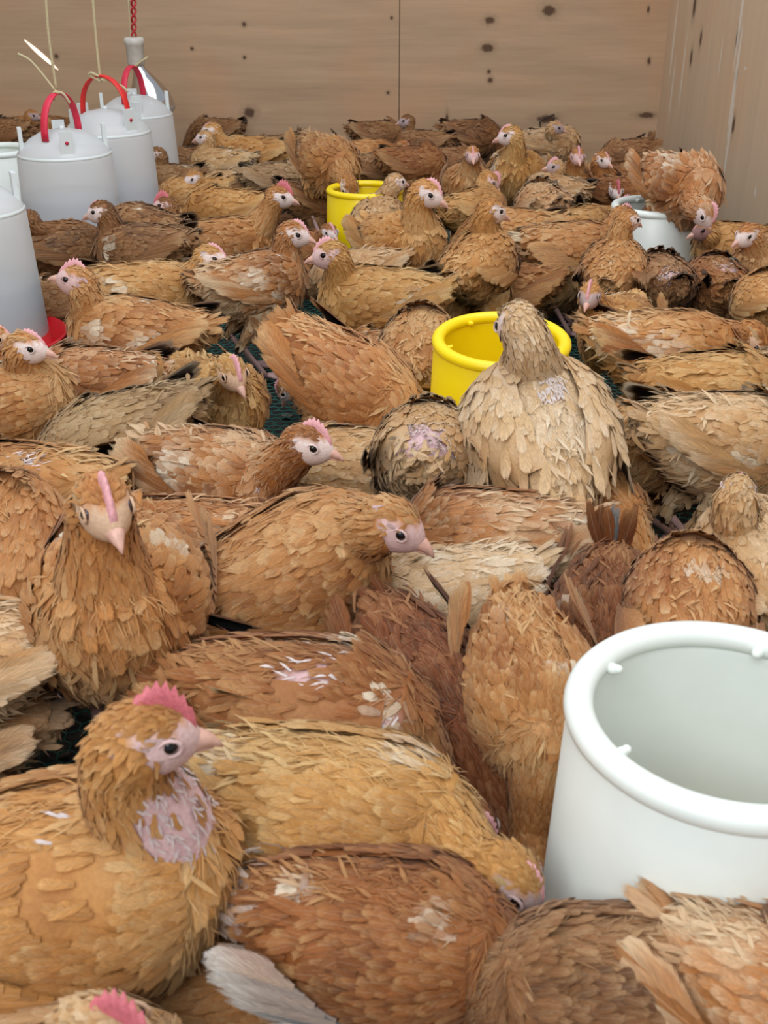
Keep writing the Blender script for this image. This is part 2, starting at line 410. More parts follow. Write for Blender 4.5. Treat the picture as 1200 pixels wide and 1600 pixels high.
    for sp, r, kind in spots:
        if kind == 'bare':
            f = np.clip((r*1.5-np.linalg.norm(tv-sp, axis=1))/(r*.5), 0, 1)[:, None]; tcol = tcol*(1-f)+SKIN*f
    body.add(tv, tf, col=tcol*.85, mat=1)
    nbn = nrm(nv-np.repeat(nk, 14, 0)); nu = np.repeat(sv, 14)
    nb_ = (np.abs(nu-.42) < .44) & ((nbn @ nrm(np.array([1, -.35, 0.]))) > .30) if any(q_[0] > 1 for q_ in bare) else np.zeros(len(nv), bool)
    body.add(nv, nf, col=np.where(nb_[:, None], SKIN, p0*.85), mat=1)
    if nb_.any():
        P, N, k = sample_grid(nv, nf, 900, rng); u = (k//14)/15.0; kk = (np.abs(u-.42) < .42) & ((N @ nrm(np.array([1, -.35, 0.]))) > .32)
        feathers(body, P[kk], N[kk], -nT[k//14][kk], .009, .0022, np.broadcast_to(lin((236, 222, 224)), P[kk].shape), np.broadcast_to(lin((226, 200, 190)), P[kk].shape), rng, lift=.30, rows=1, wob=.35)
    for so, sr in ((.0, 1.0), (.35, .86), (.7, .5)): pass
    body.sphere(nk[-1], (nr_[-1]*1.0,)*3, 14, 9, col=p0*.9, mat=1)
    P = nk[-1]+nrm(rng.normal(size=(int(260*feat), 3)))*nr_[-1]; cq_, tq_ = colours(P, .6); Nq = nrm(P-nk[-1]); kq = ((P-hc) @ hd < .002)
    feathers(body, P[kq], Nq[kq], np.broadcast_to(-nT[-1]-hd*.4, P.shape)[kq], .015, .0052, cq_[kq], tq_[kq], rng, lift=.2, rows=1, wob=.3)
    fc = {'white': (240, 226, 222), 'pink': (226, 196, 194), 'tan': (222, 190, 160), 'dark': (158, 124, 120), 'grey': (190, 172, 172)}[face]
    fcl = lin(fc)
    skc = np.where((sl[:, :1] > -.012) & (sl[:, 2:] < .013), fcl*np.ones(3), p0*.95)
    eyel = np.array([.0085, .0, .0035])
    body.add(skv, sf, col=skc, mat=1)
    near = dist < 1.15
    dens = feat*(1.55 if near else 1.0 if lod == 0 else .8 if lod == 1 else .55); fs = .86 if near else 1.0 if lod == 0 else 1.1 if lod == 1 else 1.25
    rows = 2 if lod < 2 else 1
    # torso contour feathers
    def flow(P, N, base=(-1, 0, 0)):
        D = np.broadcast_to(np.array(base, float), P.shape).copy(); D[:, 2] -= .28*(np.abs(P[:, 1])/.08)
        f = np.clip((N[:, 0]-.15)/.55, 0, 1)[:, None]; return D*(1-f)+np.array([-.15, 0, -1.1])*f
    n = int(1650*dens); P, N, k = sample_grid(tv, tf, n, rng)
    rear = np.clip((-P[:, 0]-.02)/.1, 0, 1); belly = np.clip((-N[:, 2]-.1)/.6, 0, 1)
    c, tp = colours(P, .7); fl = np.clip(belly+rear*.6*fluff*2, 0, 1)[:, None]
    c = c*(1-fl*.45)+p2*.92*fl*.45; keep = np.ones(n, bool); c, tp, keep = apply_spots(P, c, tp, keep)
    L = (.024+.013*rng.random(n))*fs; W = (.0105+.0055*rng.random(n))*fs
    L = L*(1-.3*np.clip((P[:, 0]-.06)/.08, 0, 1))
    keep &= ~((P[:, 0] > .098) & (rng.random(n) < .4))
    feathers(body, P[keep], N[keep], flow(P, N)[keep], L[keep], W[keep], c[keep], tp[keep], rng, lift=.15, curl=.22, rows=rows, wob=.2, cup=.12)
    # pin feathers on bare skin
    for sp, r, kind in spots:
        if kind == 'bare':
            nb = 60; P = sp+rng.normal(0, r*.6, (nb, 3)); 
            tq = np.clip((P[:, 0]/HL+1)/2, .04, .97); thq = np.arctan2(-P[:, 1], P[:, 2]-interp(tq, TC)); P = torso_pt(tq, thq)
            N = nrm(P-np.stack([P[:, 0], 0*P[:, 0], interp(tq, TC)], 1))
            feathers(body, P, N, flow(P, N), .014, .0028, np.broadcast_to(lin((238, 228, 228)), P.shape), np.broadcast_to(lin((228, 206, 190)), P.shape), rng, lift=.35, rows=1, wob=.5)
    # down on the belly and rump: many short narrow plumes
    n = int(520*dens*(.5+fluff)); P, N, k = sample_grid(tv, tf, n, rng, weight=np.clip(.06+1.4*np.clip(-tv[tf].mean(1)[:, 0]/.12, 0, 1)+.6*(tv[tf].mean(1)[:, 2] < -.02), 0, 2))
    c, tp = colours(P, .5, -.5); keep = np.ones(n, bool); c, tp, keep = apply_spots(P, c, tp, keep)
    feathers(body, P[keep], N[keep], flow(P, N, (-1, 0, -.2))[keep], (.022+.016*rng.random(keep.sum()))*fs, .0052*fs, (c*.6+p2*.4)[keep], tp[keep], rng, lift=.46, curl=.35, rows=1, wob=.5)
    # fine stray barbs over everything
    if lod < 2:
        n = int(2200*dens); P, N, k = sample_grid(tv, tf, n, rng); c, tp = colours(P, .9, -.3); keep = np.ones(n, bool); c, tp, keep = apply_spots(P, c, tp, keep)
        feathers(body, P[keep], N[keep], flow(P, N)[keep], .016+.014*rng.random(keep.sum()), .0017*fs, c[keep], tp[keep], rng, lift=.30, curl=.30, rows=1, wob=.45)
    # neck feathers
    n = int(900*dens); P, N, k = sample_grid(nv, nf, n, rng); seg = k//14; D = -nT[seg]
    c, tp = colours(P, .75); u = seg/15.0
    c = c*(1+.05*u[:, None]); c, tp, keep = apply_spots(P, c, tp, np.ones(n, bool))
    for bq in bare:
        if bq[0] > 1: keep &= ~((np.abs(u-.42) < .40) & ((N @ nrm(np.array([1, -.35, 0.])) > .35)) & (rng.random(n) < .93))
    L = (.023-.011*u+.006*rng.random(n))*fs; W = (.0095-.0048*u)*fs
    feathers(body, P[keep], N[keep], D[keep], L[keep], W[keep], c[keep], tp[keep], rng, lift=.15, curl=.22, rows=rows if lod else 2, wob=.2)
    n = int(900*dens); P, N, k = sample_grid(nv, nf, n, rng); seg = k//14; c, tp = colours(P, 1.0, -.2); u = seg/15.0
    keep = np.ones(n, bool)
    for bq in bare:
        if bq[0] > 1: keep &= ~((np.abs(u-.42) < .40) & ((N @ nrm(np.array([1, -.35, 0.])) > .35)))
    feathers(body, P[keep], N[keep], -nT[seg][keep], ((.02-.010*u)*fs)[keep], .0016*fs, c[keep], tp[keep], rng, lift=.24, rows=1, wob=.3)
    # crown, nape and cheek feathers
    n = int(620*dens); P, N, k = sample_grid(skv, sf, n, rng); lp = (P-hc) @ HF.T/HS**2
    crown = (lp[:, 2] > .0125+.003*(rng.random(n)-.5)-.20*np.clip(lp[:, 0], -1, .0)) & (lp[:, 0] < .020) | (lp[:, 0] < -.015)
    cheek = (~crown) & (lp[:, 0] < .008) & (rng.random(n) < (.22 if face != 'tan' else .5))
    c, tp = colours(P, .5); ck = np.where(rng.random(n) < .55, 1, 0)[:, None]
    fw = fcl*1.02 if face in ('white', 'pink') else p2*.8
    c = np.where(cheek[:, None], fw*ck*.9+p0*(1-ck)*.9, c); tp = np.where(cheek[:, None], fw, tp); keep = (crown | cheek)
    keep &= np.abs(np.linalg.norm((lp-eyel)[:, ::2], axis=1)) > .0062
    D = -(hd[None]) - hup[None]*.25*np.ones((n, 1))
    feathers(body, P[keep], N[keep], D[keep], ((.0085+.004*rng.random(n))*fs)[keep], .0042*fs, c[keep], tp[keep], rng, lift=.2, rows=1 if lod else 2, off=.0006, wob=.3)
    # eyelids and throat folds belong to the body skin
    for sd in (-1, 1):
        ec = hc + (np.array([.0085, sd*.0162, .0035])) @ HF
        a = np.linspace(0, 2*np.pi, 13)[:-1]; ring = ec+(np.stack([.0062*np.cos(a), np.full(12, sd*.0008), .0050*np.sin(a)], 1)) @ HF
        ring = np.concatenate([ring, ring[:1], ring[1:2]])
        body.loft(ring, .0013, n=6, up=hs*sd, col=fcl*.9, mat=1, cap=False)
    tag(body.build('body', [M['feather'], M['skin']], root, T=T))
    # ---------------- face parts
    if lod < 2 or True:
        bk = MB(); b0 = hc+(hd*.0205-hup*.0045)*HS
        ss = np.linspace(0, 1, 7); P = b0+(np.outer(ss*.0195, hd)+np.outer(.0020*ss-.0085*ss**2.2, hup))*HS
        bk.loft(P, .0082*(1-ss**1.4)+.0007, (.0076*(1-ss**1.5)+.0008), up=hup, n=10)
        P = b0-hup*.0052+(np.outer(ss*.0145, hd)+np.outer(-.0022*ss, hup))*HS
        bk.loft(P, .0056*(1-ss**1.6)+.0006, .0028*(1-ss**1.5)+.0005, up=hup, n=8)
        bk.build('beak', M['beak'], root, T=T)
        for sd in (-1, 1):
            ey = MB(); ec = hc+np.array([.0085, sd*.0136, .0035]) @ HF; ax = nrm(hs*sd+hd*.25+hup*.08)
            bx = nrm(np.cross(ax, hup)); axes = np.stack([bx, np.cross(ax, bx), ax])
            ey.sphere(ec, .0050*HS, 14, 10, axes=axes, mat=0)
            # pupil = the polar cap
            mi = ey.m[0]; mi[:14*3] = 1; ey.build('eye', [M['iris'], M['pupil']], root, T=T)
        cb = MB(); cn = 15; ss = np.linspace(0, 1, cn); h = .0135*comb
        xa = .0245-.034*ss; basec = np.sqrt(np.clip(1-(xa/.0285)**2, .05, 1))*.0215*(1-.26*np.clip(xa/.0285, 0, 1)**1.8)-.0045*np.clip(xa/.0285, 0, 1)-.002
        hh = h*np.sin(np.pi*np.clip(ss*.9+.08, 0, 1))**.7*(1-.35*((np.arange(cn) % 2) == 0))+.001
        vv = []
        for zz, wd in ((-.001, .0032), (.5, .0026), (1, .0010)):
            for sd in (-1, 1): vv.append(np.stack([xa, np.full(cn, sd*wd), basec+(hh*zz if zz > 0 else zz)], 1))
        vv = np.stack(vv, 0); idx_ = lambda l, sd, i: (l*2+sd)*cn+i; ff = []
        for i in range(cn-1):
            for l in (0, 1):
                ff += [(idx_(l, 0, i), idx_(l, 0, i+1), idx_(l+1, 0, i+1), idx_(l+1, 0, i)), (idx_(l, 1, i+1), idx_(l, 1, i), idx_(l+1, 1, i), idx_(l+1, 1, i+1))]
            ff.append((idx_(2, 0, i), idx_(2, 0, i+1), idx_(2, 1, i+1), idx_(2, 1, i)))
        for i in (0, cn-1):
            for l in (0, 1): ff.append((idx_(l, 0, i), idx_(l+1, 0, i), idx_(l+1, 1, i), idx_(l, 1, i)))
        cb.add(hc+vv.reshape(-1, 3) @ HF, ff)
        cb.build('comb', M['comb'] if comb >= 1.1 else M['comb_pale'], root, T=T)
    # ---------------- wings
    for sd in (-1, 1):
        wg = MB(); dr = open_ if np.isscalar(open_) else open_[0 if sd < 0 else 1]
        ut = np.linspace(.12, .86, 10); ug = np.linspace(24, 100+18*dr, 7)
        tg, ag = np.meshgrid(ut, ug, indexing='ij')
        dome = np.sin(np.pi*np.clip((tg-.08)/.84, 0, 1))**.6*np.sin(np.pi*np.clip((ag-20)/90, 0, 1))**.6
        V = torso_pt(tg.ravel(), -sd*R(1)*ag.ravel(), (.002+.007*dome.ravel())*(1+dr*.8)); V[:, 1] *= 1+.12*dr
        F = np.array([(i*7+k, (i+1)*7+k, (i+1)*7+k+1, i*7+k+1) for i in range(9) for k in range(6)])
        q = V[F]; nn = np.cross(q[:, 2]-q[:, 0], q[:, 3]-q[:, 1])
        if (nn*(q.mean(1)-np.array([0, 0, 0]))).sum() < 0: F = F[:, ::-1]
        c, _ = colours(V, 0); wg.add(V, F, col=c*.8, mat=1)
        nf_ = 13; i = np.arange(nf_)
        bt = .66-.036*i; ba = 98+16*dr-2.9*i; P = torso_pt(bt, -sd*R(1)*ba, .009+.0012*i); P[:, 1] *= 1+.1*dr
        tgt2 = np.stack([np.full(nf_, -.150+.03*dr)+.004*i, sd*(.027+.055*dr)+0*i-sd*.001*i, .016-.095*dr+.0014*i*(1+3.0*dr)], 1)
        N = nrm(torso_pt(bt, -sd*R(1)*ba, .05)-torso_pt(bt, -sd*R(1)*ba)); N = nrm(N+np.array([0, sd*.3, .25]))
        cf, tf_ = colours(P, .9); dk = (rng.random(nf_) < .25)[:, None]; cf = np.where(dk, cf*.8, cf); tf_ = np.where(rng.random((nf_, 1)) < .3, p2*1.03, tf_)
        if fly is not None: cf = cf*.62+lin(fly)*.38; tf_ = lin(fly)*(.95+.1*rng.random((nf_, 1)))
        if slate and fly is not None: cf[4:6] = lin((112, 118, 122)); tf_[4:6] = lin((176, 180, 180))
        D = tgt2-P; Lf = np.minimum(np.linalg.norm(D, axis=1), .105)*(.76+.26*(i/nf_))*(1+.04*rng.normal(size=nf_))
        feathers(wg, P, N, D, Lf, .021, cf, tf_, rng, lift=.03, curl=.0, rows=3, wob=.03, cup=.3)
        n = int(330*dens); P, Nn, k = sample_grid(V, F, n, rng); c, tp = colours(P, .8, .12); c, tp, keep = apply_spots(P, c, tp, (P[:, 0] > -.012-.02*rng.random(n)) | (rng.random(n) < .22))
        D = np.stack([np.full(n, -1.), sd*(-.18)*np.ones(n)*0, .05-.5*dr*np.ones(n)], 1)
        rearw = np.clip((.02-P[:, 0])/.1, 0, 1); L = (.022+.020*rearw+.006*rng.random(n))*min(fs, 1.25)
        feathers(wg, P[keep], Nn[keep], D[keep], L[keep], ((.0105+.004*rearw)*min(fs, 1.25))[keep], c[keep], tp[keep], rng, lift=.12, curl=.12, rows=2, wob=.18, off=.0025)
        wg.build('wing', [M['feather'], M['skin']], root, T=T)
    # ---------------- tail
    tl = MB(); nt_ = 11; i = np.arange(nt_); sp_ = (i-5)/5.0; ta = R(18+75*tail)
    P = np.stack([np.full(nt_, -.104), sp_*.014, .038+.006*(1-np.abs(sp_))], 1)
    D = np.stack([-np.cos(ta)*np.ones(nt_), sp_*.34, np.sin(ta)*(1-.18*np.abs(sp_))], 1)
    N = nrm(np.stack([np.sin(ta)*np.ones(nt_), sp_*.7, np.cos(ta)*np.ones(nt_)], 1))
    c, tp = colours(P, 1.0)
    if tailcol is not None: tcq = lin(tailcol); c = c*.1+tcq*.9; tp = tp*.3+tcq*.7
    for k in slate: c[k] = lin((96, 100, 104)); tp[k] = lin((150, 152, 152))
    feathers(tl, P, N, D, (.040+.018*rng.random(nt_))*tl_, .016*(1+.35*(tl_-1)), c, tp, rng, lift=.05, curl=.30, rows=3, wob=.12)
    n = int(170*dens); P = np.array([-.098, 0, .033])+rng.normal(0, 1, (n, 3))*np.array([.014, .018, .012]); N = nrm(P-np.array([-.09, 0, .02])); c, tp = colours(P, .8, -.3)
    if tailcol is not None: c = c*.5+tcq*.5
    feathers(tl, P, N, np.stack([-np.ones(n), rng.normal(0, .4, n), np.full(n, np.tan(ta)*.5)], 1), .030, .007, c, tp, rng, lift=.2, rows=2, wob=.35)
    tl.build('tail', [M['feather'], M['skin']], root, T=T)
    # ---------------- legs (root space, feet on what carries the bird)
    if not legs: return root
    for sd in (-1, 1):
        hip = Rm @ (np.array([-.005, sd*.042, -.030])*s)+np.array([0, 0, zt])
        hgt = max(zt, .06*s)
        sit = zt < .145*s
        foot = np.array([.02*s+rng.uniform(-.02, .02), sd*.040*s, .006])
        hock = np.array([-.045*s, sd*.046*s, min(.085*s, max(.02, hip[2]*.55))]) if not sit else np.array([-.05*s, sd*.05*s, .02])
        lg = MB(); P = bez(hip, hip+(hock-hip)*.35+np.array([.03*s, 0, 0]), hock+np.array([.012*s, 0, .02*s]), hock, 8)
        v, f, (tT, tU, tS) = tube_grid(P, np.array([.036, .036, .032, .026, .020, .014, .0095, .0065])*s, n=10, cap=False); f = f[:, ::-1] if ((np.cross(v[f[0]][2]-v[f[0]][0], v[f[0]][3]-v[f[0]][1]) @ (v[f[0]].mean(0)-P[0])) < 0) else f
        lg.add(v, f, col=p2*.8, mat=2)
        pn, nn, k = sample_grid(v, f, int(150*dens), rng); c, tp = colours(pn/s, .6, -.5)
        feathers(lg, pn, nn, tT[k//10], .024*s*fs, .010*s*fs, c, tp, rng, lift=.3, rows=1 if lod else 2, mat=0, wob=.35)
        P = np.linspace(hock, foot, 6); lg.loft(P, np.array([.0075, .006, .0052, .0052, .0056, .0066])*s, n=9, mat=1)
        lgo = lg.build('leg', [M['feather'], M['leg'], M['skin']], root)
        if lod < 2 or zf > 0 or zt > .2:
            ft = MB(); 
            for a_t, l_t in ((-34, .042), (2, .052), (36, .042), (176, .022)):
                dr_ = np.array([math.cos(R(a_t)), math.sin(R(a_t)), 0]); ss = np.linspace(0, 1, 6)
                P = foot+np.outer(ss*l_t*s, dr_)+np.array([0, 0, 1.])*(.0015*np.sin(ss*9)+.002-.004*ss)[:, None]*s
                ft.loft(P, np.array([.0056, .0048, .0050, .0042, .0042, .0028])*s, n=8, mat=0)
                P2 = P[-1]+np.outer(np.linspace(0, 1, 4)*.012*s, dr_)-np.outer(np.linspace(0, 1, 4)**2*.003*s, [0, 0, 1]); ft.loft(P2, np.array([.0024, .0019, .0012, .0003])*s, n=6, mat=1)
            ft.build('foot', [M['leg'], M['claw']], lgo)
    return root
# ------------------------------------------------------------------ setting
def plywood(name, rgb, axis, knots=(), drips=(), con=1.0):
    """axis: index of the world axis the grain runs along"""
    m, nt, bs = newmat(name); tc = node(nt, 'ShaderNodeTexCoord'); ob = tc.outputs['Object']
    mp = node(nt, 'ShaderNodeMapping'); sc = [14., 14., 14.]; sc[axis] = 1.1; mp.inputs['Scale'].default_value = sc; nt.links.new(ob, mp.inputs[0])
    g = noise(nt, mp.outputs[0], 1.3, 6, .62)
    mp2 = node(nt, 'ShaderNodeMapping'); sc = [170., 170., 170.]; sc[axis] = 5.; mp2.inputs['Scale'].default_value = sc; nt.links.new(ob, mp2.inputs[0])
    fine = noise(nt, mp2.outputs[0], 1.0, 3, .6)
    c = lin(rgb); big = noise(nt, ob, 2.6, 3, .5)
    col = mix(nt, tuple(c*(1-.22*con)), tuple(c*(1+.12*con)), maprange(nt, g, .3, .7))
    col = mix(nt, col, tuple(c*np.array([1.12, .88, .72])), math_(nt, 'MULTIPLY', maprange(nt, big, .45, .7), .45))
    col = mix(nt, col, tuple(c*.62), math_(nt, 'MULTIPLY', maprange(nt, fine, .52, .72), .30*con))
    def blob(col, pos, rx, colr, amt, stretch):
        v = node(nt, 'ShaderNodeVectorMath', operation='SUBTRACT'); nt.links.new(ob, v.inputs[0]); v.inputs[1].default_value = pos
        v2 = node(nt, 'ShaderNodeVectorMath', operation='MULTIPLY'); nt.links.new(v.outputs[0], v2.inputs[0]); v2.inputs[1].default_value = stretch
        l = node(nt, 'ShaderNodeVectorMath', operation='LENGTH'); nt.links.new(v2.outputs[0], l.inputs[0])
        d = math_(nt, 'ADD', l.outputs['Value'], math_(nt, 'MULTIPLY', math_(nt, 'SUBTRACT', noise(nt, ob, 60, 3, .6), .5), rx*.8))
        return mix(nt, col, colr, math_(nt, 'MULTIPLY', maprange(nt, d, rx*.55, rx, 1, 0), amt))
    for pos, rx, st in knots:
        col = blob(col, pos, rx*1.9, tuple(c*.75), .7, st); col = blob(col, pos, rx, tuple(lin((74, 48, 34))), .85, st)
    for pos, rx, st in drips:
        col = blob(col, pos, rx, tuple(lin((232, 226, 214))), .8, st)
    nt.links.new(col, bs.inputs['Base Color']); bs.inputs['Roughness'].default_value = .72; bs.inputs['Specular IOR Level'].default_value = .25
    bump(nt, bs, g, .35, .002); return m
YW, XW = 4.55, 1.085
def wallpt(px, py):      # a mark on the back wall
    d = ray(px, py); t = YW/d[1]; return np.array([0, 0, CAM_H])+d*t
def sidept(px, py):
    d = ray(px, py); t = XW/d[0]; return np.array([0, 0, CAM_H])+d*t
bk = (1, 0, 1); hk = (.55, 0, 1)
kn = [(tuple(wallpt(*p)), r, st) for p, r, st in (((858, 17), .022, (.7, 0, 1)), ((765, 32), .016, (.7, 0, 1)), ((762, 75), .018, (.6, 0, 1)), ((764, 112), .009, bk), ((766, 125), .012, bk), ((390, 176), .022, (.8, 0, 1)), ((381, 38), .010, bk), ((300, 76), .008, bk), ((382, 90), .008, bk), ((698, 190), .02, (2.5, 0, .5)), ((1013, 15), .012, (2, 0, .8)), ((1014, 95), .012, (1.4, 0, .8)), ((1010, 180), .02, (.5, 0, 1.5)), ((612, 28), .007, bk), ((606, 145), .008, bk), ((855, 186), .045, (.9, 0, 2.5)), ((88, 88), .010, bk))]
m_back = plywood('plywood_back', (194, 164, 134), 0, kn, (), .75)
kn2 = [(tuple(sidept(*p)), r, (0, .9, .45)) for p, r in (((1085, 10), .02), ((1095, 60), .014), ((1080, 90), .015), ((1152, 60), .014), ((1150, 120), .012), ((1146, 195), .014))]
dr2 = [(tuple(sidept(*p)), r, (0, 1.5, .13)) for p, r in (((1053, 60), .024), ((1050, 140), .018), ((1067, 110), .020), ((1157, 30), .022), ((1148, 130), .026), ((1139, 215), .022), ((1126, 90), .010))]
dr2 += [(tuple(sidept(1165, 107)), .012, (0, .8, 2)), (tuple(sidept(1180, 300)), .010, (0, 1.2, .5))]
m_side = plywood('plywood_side', (216, 192, 164), 2, kn2, dr2, .35)
def shell(name, lo, hi, mat, parent=None):
    mb = MB(); mb.box(lo, hi); o = mb.build(name, mat, parent, smooth=False)
    if parent is None: tag(o, kind='structure')
    return o
wb = tag(empty('wall_back', (0, YW, -.03)), kind='structure')
seam = wallpt(624, 100)[0]
for x0, x1 in ((-2.0, seam-.0015), (seam+.0015, XW+.02)):
    mb = MB(); mb.box((x0, YW, -.03), (x1, YW+.015, 1.35)); o = mb.build('plywood_panel', m_back, wb, smooth=False); o.matrix_parent_inverse = Matrix.Translation((0, -YW, .03))
mb = MB(); mb.box((-2.0, YW+.016, -.03), (XW+.02, YW+.04, 1.35)); o = mb.build('backing_board', simple('dark_batten', (58, 42, 30), .8), wb, smooth=False); o.matrix_parent_inverse = Matrix.Translation((0, -YW, .03))
shell('wall_right', (XW, -.3, -.03), (XW+.018, YW, 1.35), m_side)
shell('wall_left', (-2.018, -.3, -.03), (-2.0, YW, 1.35), m_side)
# litter-covered ground below the net; shade of the gap painted into its colour
m, nt, bs = newmat('shade_darkened_litter'); tc = node(nt, 'ShaderNodeTexCoord'); n1 = noise(nt, tc.outputs['Object'], 45, 5, .7); n2 = noise(nt, tc.outputs['Object'], 9, 3, .5)
nt.links.new(mix(nt, mix(nt, tuple(lin((26, 22, 20))), tuple(lin((92, 80, 68))), maprange(nt, n1, .48, .75)), tuple(lin((20, 18, 17))), maprange(nt, n2, .35, .65)), bs.inputs['Base Color'])
bs.inputs['Roughness'].default_value = .95; bump(nt, bs, n1, .8, .01)
mb = MB(); mb.box((-2.0, -.3, -.05), (XW, YW, -.026)); tag(mb.build('floor', m, smooth=False), kind='structure')
# green plastic netting
def hexnet():
    a = .0128; wv = .0011; x0, x1, y0, y1 = -1.75, XW-.01, .28, 3.7
    dx = math.sqrt(3)*a; dy = 1.5*a; E = []
    ni, nj = int((x1-x0)/dx), int((y1-y0)/dy)
    I, J = np.meshgrid(np.arange(ni), np.arange(nj)); cx = x0+dx*(I+.5*(J % 2)).ravel(); cy = y0+dy*J.ravel()
    ang = [R(30+60*k) for k in range(6)]; V = [np.stack([cx+a*math.cos(q), cy+a*math.sin(q)], 1) for q in ang]
    for k in (0, 1, 2): E.append(np.stack([V[k], V[k+1]], 1))
    E = np.concatenate(E)
    def z(p): return -.004+.0028*np.sin(p[..., 0]*9)*np.sin(p[..., 1]*7+1)
    P = np.concatenate([E, z(E)[..., None]], -1)
    P[..., :2] += .0016*np.stack([np.sin(P[..., 1]*61+P[..., 0]*37), np.sin(P[..., 0]*71-P[..., 1]*29)], -1)
    d = nrm(P[:, 1]-P[:, 0]); sd = nrm(np.cross(d, [0, 0, 1.])); up = np.array([0, 0, 1.])
    vs = []
    for e in (0, 1):
        for o_ in (sd*wv, -sd*wv, up[None]*wv*1.5): vs.append(P[:, e]+o_)
    v = np.stack(vs, 1).reshape(-1, 3); b = (np.arange(len(P))*6)[:, None, None]
    f = (b+np.array([(0, 3, 5, 2), (1, 2, 5, 4), (0, 1, 4, 3)])[None]).reshape(-1, 4)
    mb = MB(); mb.add(v, f); return mb.build('plastic_netting', M['net'], smooth=False)
tag(hexnet(), 'green hexagonal plastic netting laid over the dark floor', 'netting')
rg = np.random.default_rng(5)
mb = MB()
for k in range(420):
    p = np.array([rg.uniform(-1.0, 1.0), rg.uniform(.5, 3.2), -.019]); r = rg.uniform(.004, .012)
    mb.sphere(p, (r*1.3, r, r*.5), 7, 5)
tag(mb.build('droppings', simple('droppings', (112, 100, 88), .9, 60, .4)), 'grey brown droppings scattered under the green netting', 'droppings', kind='stuff')

# ------------------------------------------------------------------ feeders
def feeder(name, c, rim_z, W, mat, label, tilt=(0, 0), pegs=(20, 110, 200, 290), hgt=None):
    root = empty(name, (c[0], c[1], 0)); root.rotation_euler = (R(tilt[0]), R(tilt[1]), 0)
    tag(root, label, 'feeder', 'tube feeders standing among the birds'); r = W/2; t = r*.105; rb = r*1.16
    z0 = .035; zt = rim_z
    mb = MB(); mb.lathe([(rb, z0), (rb-.001, z0+.03), (r+t*.7, zt-t*.6), (r+t*.2, zt), (r-t*.3, zt-t*.2), (r-t*.55, zt-t*1.2), (rb-.010, z0+.02), (rb-.012, z0)], 96, closed=True); mb.build('tube', mat, root)
    a = np.linspace(0, 2*np.pi, 15)[:-1]; mb = MB(); mb.lathe([(r+t*np.cos(x), zt+t*.92*np.sin(x)) for x in a], 96, closed=True); mb.build('rim', mat, root)
    for g in pegs:
        q = R(g); d = np.array([math.cos(q), math.sin(q), 0]); mb = MB()
        P = np.array([d*(r-t*.7)+[0, 0, zt-t*.2], d*(r-t*1.2)+[0, 0, zt-t*.1], d*(r-t*1.6)+[0, 0, zt+t*.05]]); mb.loft(P, [t*.38, t*.42, t*.30], n=10); mb.sphere(P[-1], t*.32, 10, 6); mb.build('peg', mat, root)
    mb = MB(); mb.lathe([(.001, .004), (rb+.028, .004), (rb+.036, .030), (rb+.040, .046), (rb+.034, .047), (rb+.030, .034), (rb+.022, .012), (.001, .012)], 72); mb.build('pan', mat, root)
    mb = MB(); a = np.linspace(0, 1, 8); mb.lathe([(.001, .10), (r*.5, .095), (r*.9, .08), (rb-.013, .07), (rb-.013, .014), (.001, .013)], 48); mb.build('feed', M['feed'], root)
    return root
feeder('tube_feeder', (.266, .675), .32, .228, M['white_plastic'], 'large white tube feeder in the right foreground, open round rim', tilt=(0, 0), pegs=(205, 140, 330, 60))
feeder('tube_feeder', (.184, 1.664), .30, .198, M['yellow_plastic'], 'yellow tube feeder in the middle with a pale bird leaning over its rim', tilt=(5, 0), pegs=(120, 195, 62, 300))
feeder('tube_feeder', (-.051, 2.95), .275, .186, M['yellow_plastic'], 'yellow tube feeder farther back with a bird pecking down into it', pegs=(100, 200, 300))
feeder('tube_feeder', (.706, 2.86), .25, .212, M['white_plastic'], 'white tube feeder at the back right beneath the standing brown bird')
feeder('tube_feeder', (-1.17, 3.42), .30, .205, M['white_plastic'], 'white tube feeder half hidden behind the left drinkers')

# ------------------------------------------------------------------ drinkers
def tank_material():
    m, nt, bs = newmat('frosted_tank'); bs.inputs['Base Color'].default_value = (*lin((250, 252, 252)), 1); bs.inputs['Roughness'].default_value = .33
    tr = node(nt, 'ShaderNodeBsdfTransparent'); tr.inputs[0].default_value = (.9, .95, 1, 1); tl = node(nt, 'ShaderNodeBsdfTranslucent'); tl.inputs[0].default_value = (*lin((250, 252, 252)), 1)
    a = node(nt, 'ShaderNodeMixShader'); a.inputs[0].default_value = .38; nt.links.new(bs.outputs[0], a.inputs[1]); nt.links.new(tl.outputs[0], a.inputs[2])
    b = node(nt, 'ShaderNodeMixShader'); b.inputs[0].default_value = .20; nt.links.new(a.outputs[0], b.inputs[1]); nt.links.new(tr.outputs[0], b.inputs[2])
    nt.links.new(b.outputs[0], nt.nodes['Material Output'].inputs[0]); return m
M['tank'] = tank_material(); M['water'] = simple('water_in_tank', (120, 142, 168), .2); M['rivet'] = simple('red_rivet', (200, 40, 70), .5)
M['lug'] = simple('milky_lug', (226, 236, 238), .35)
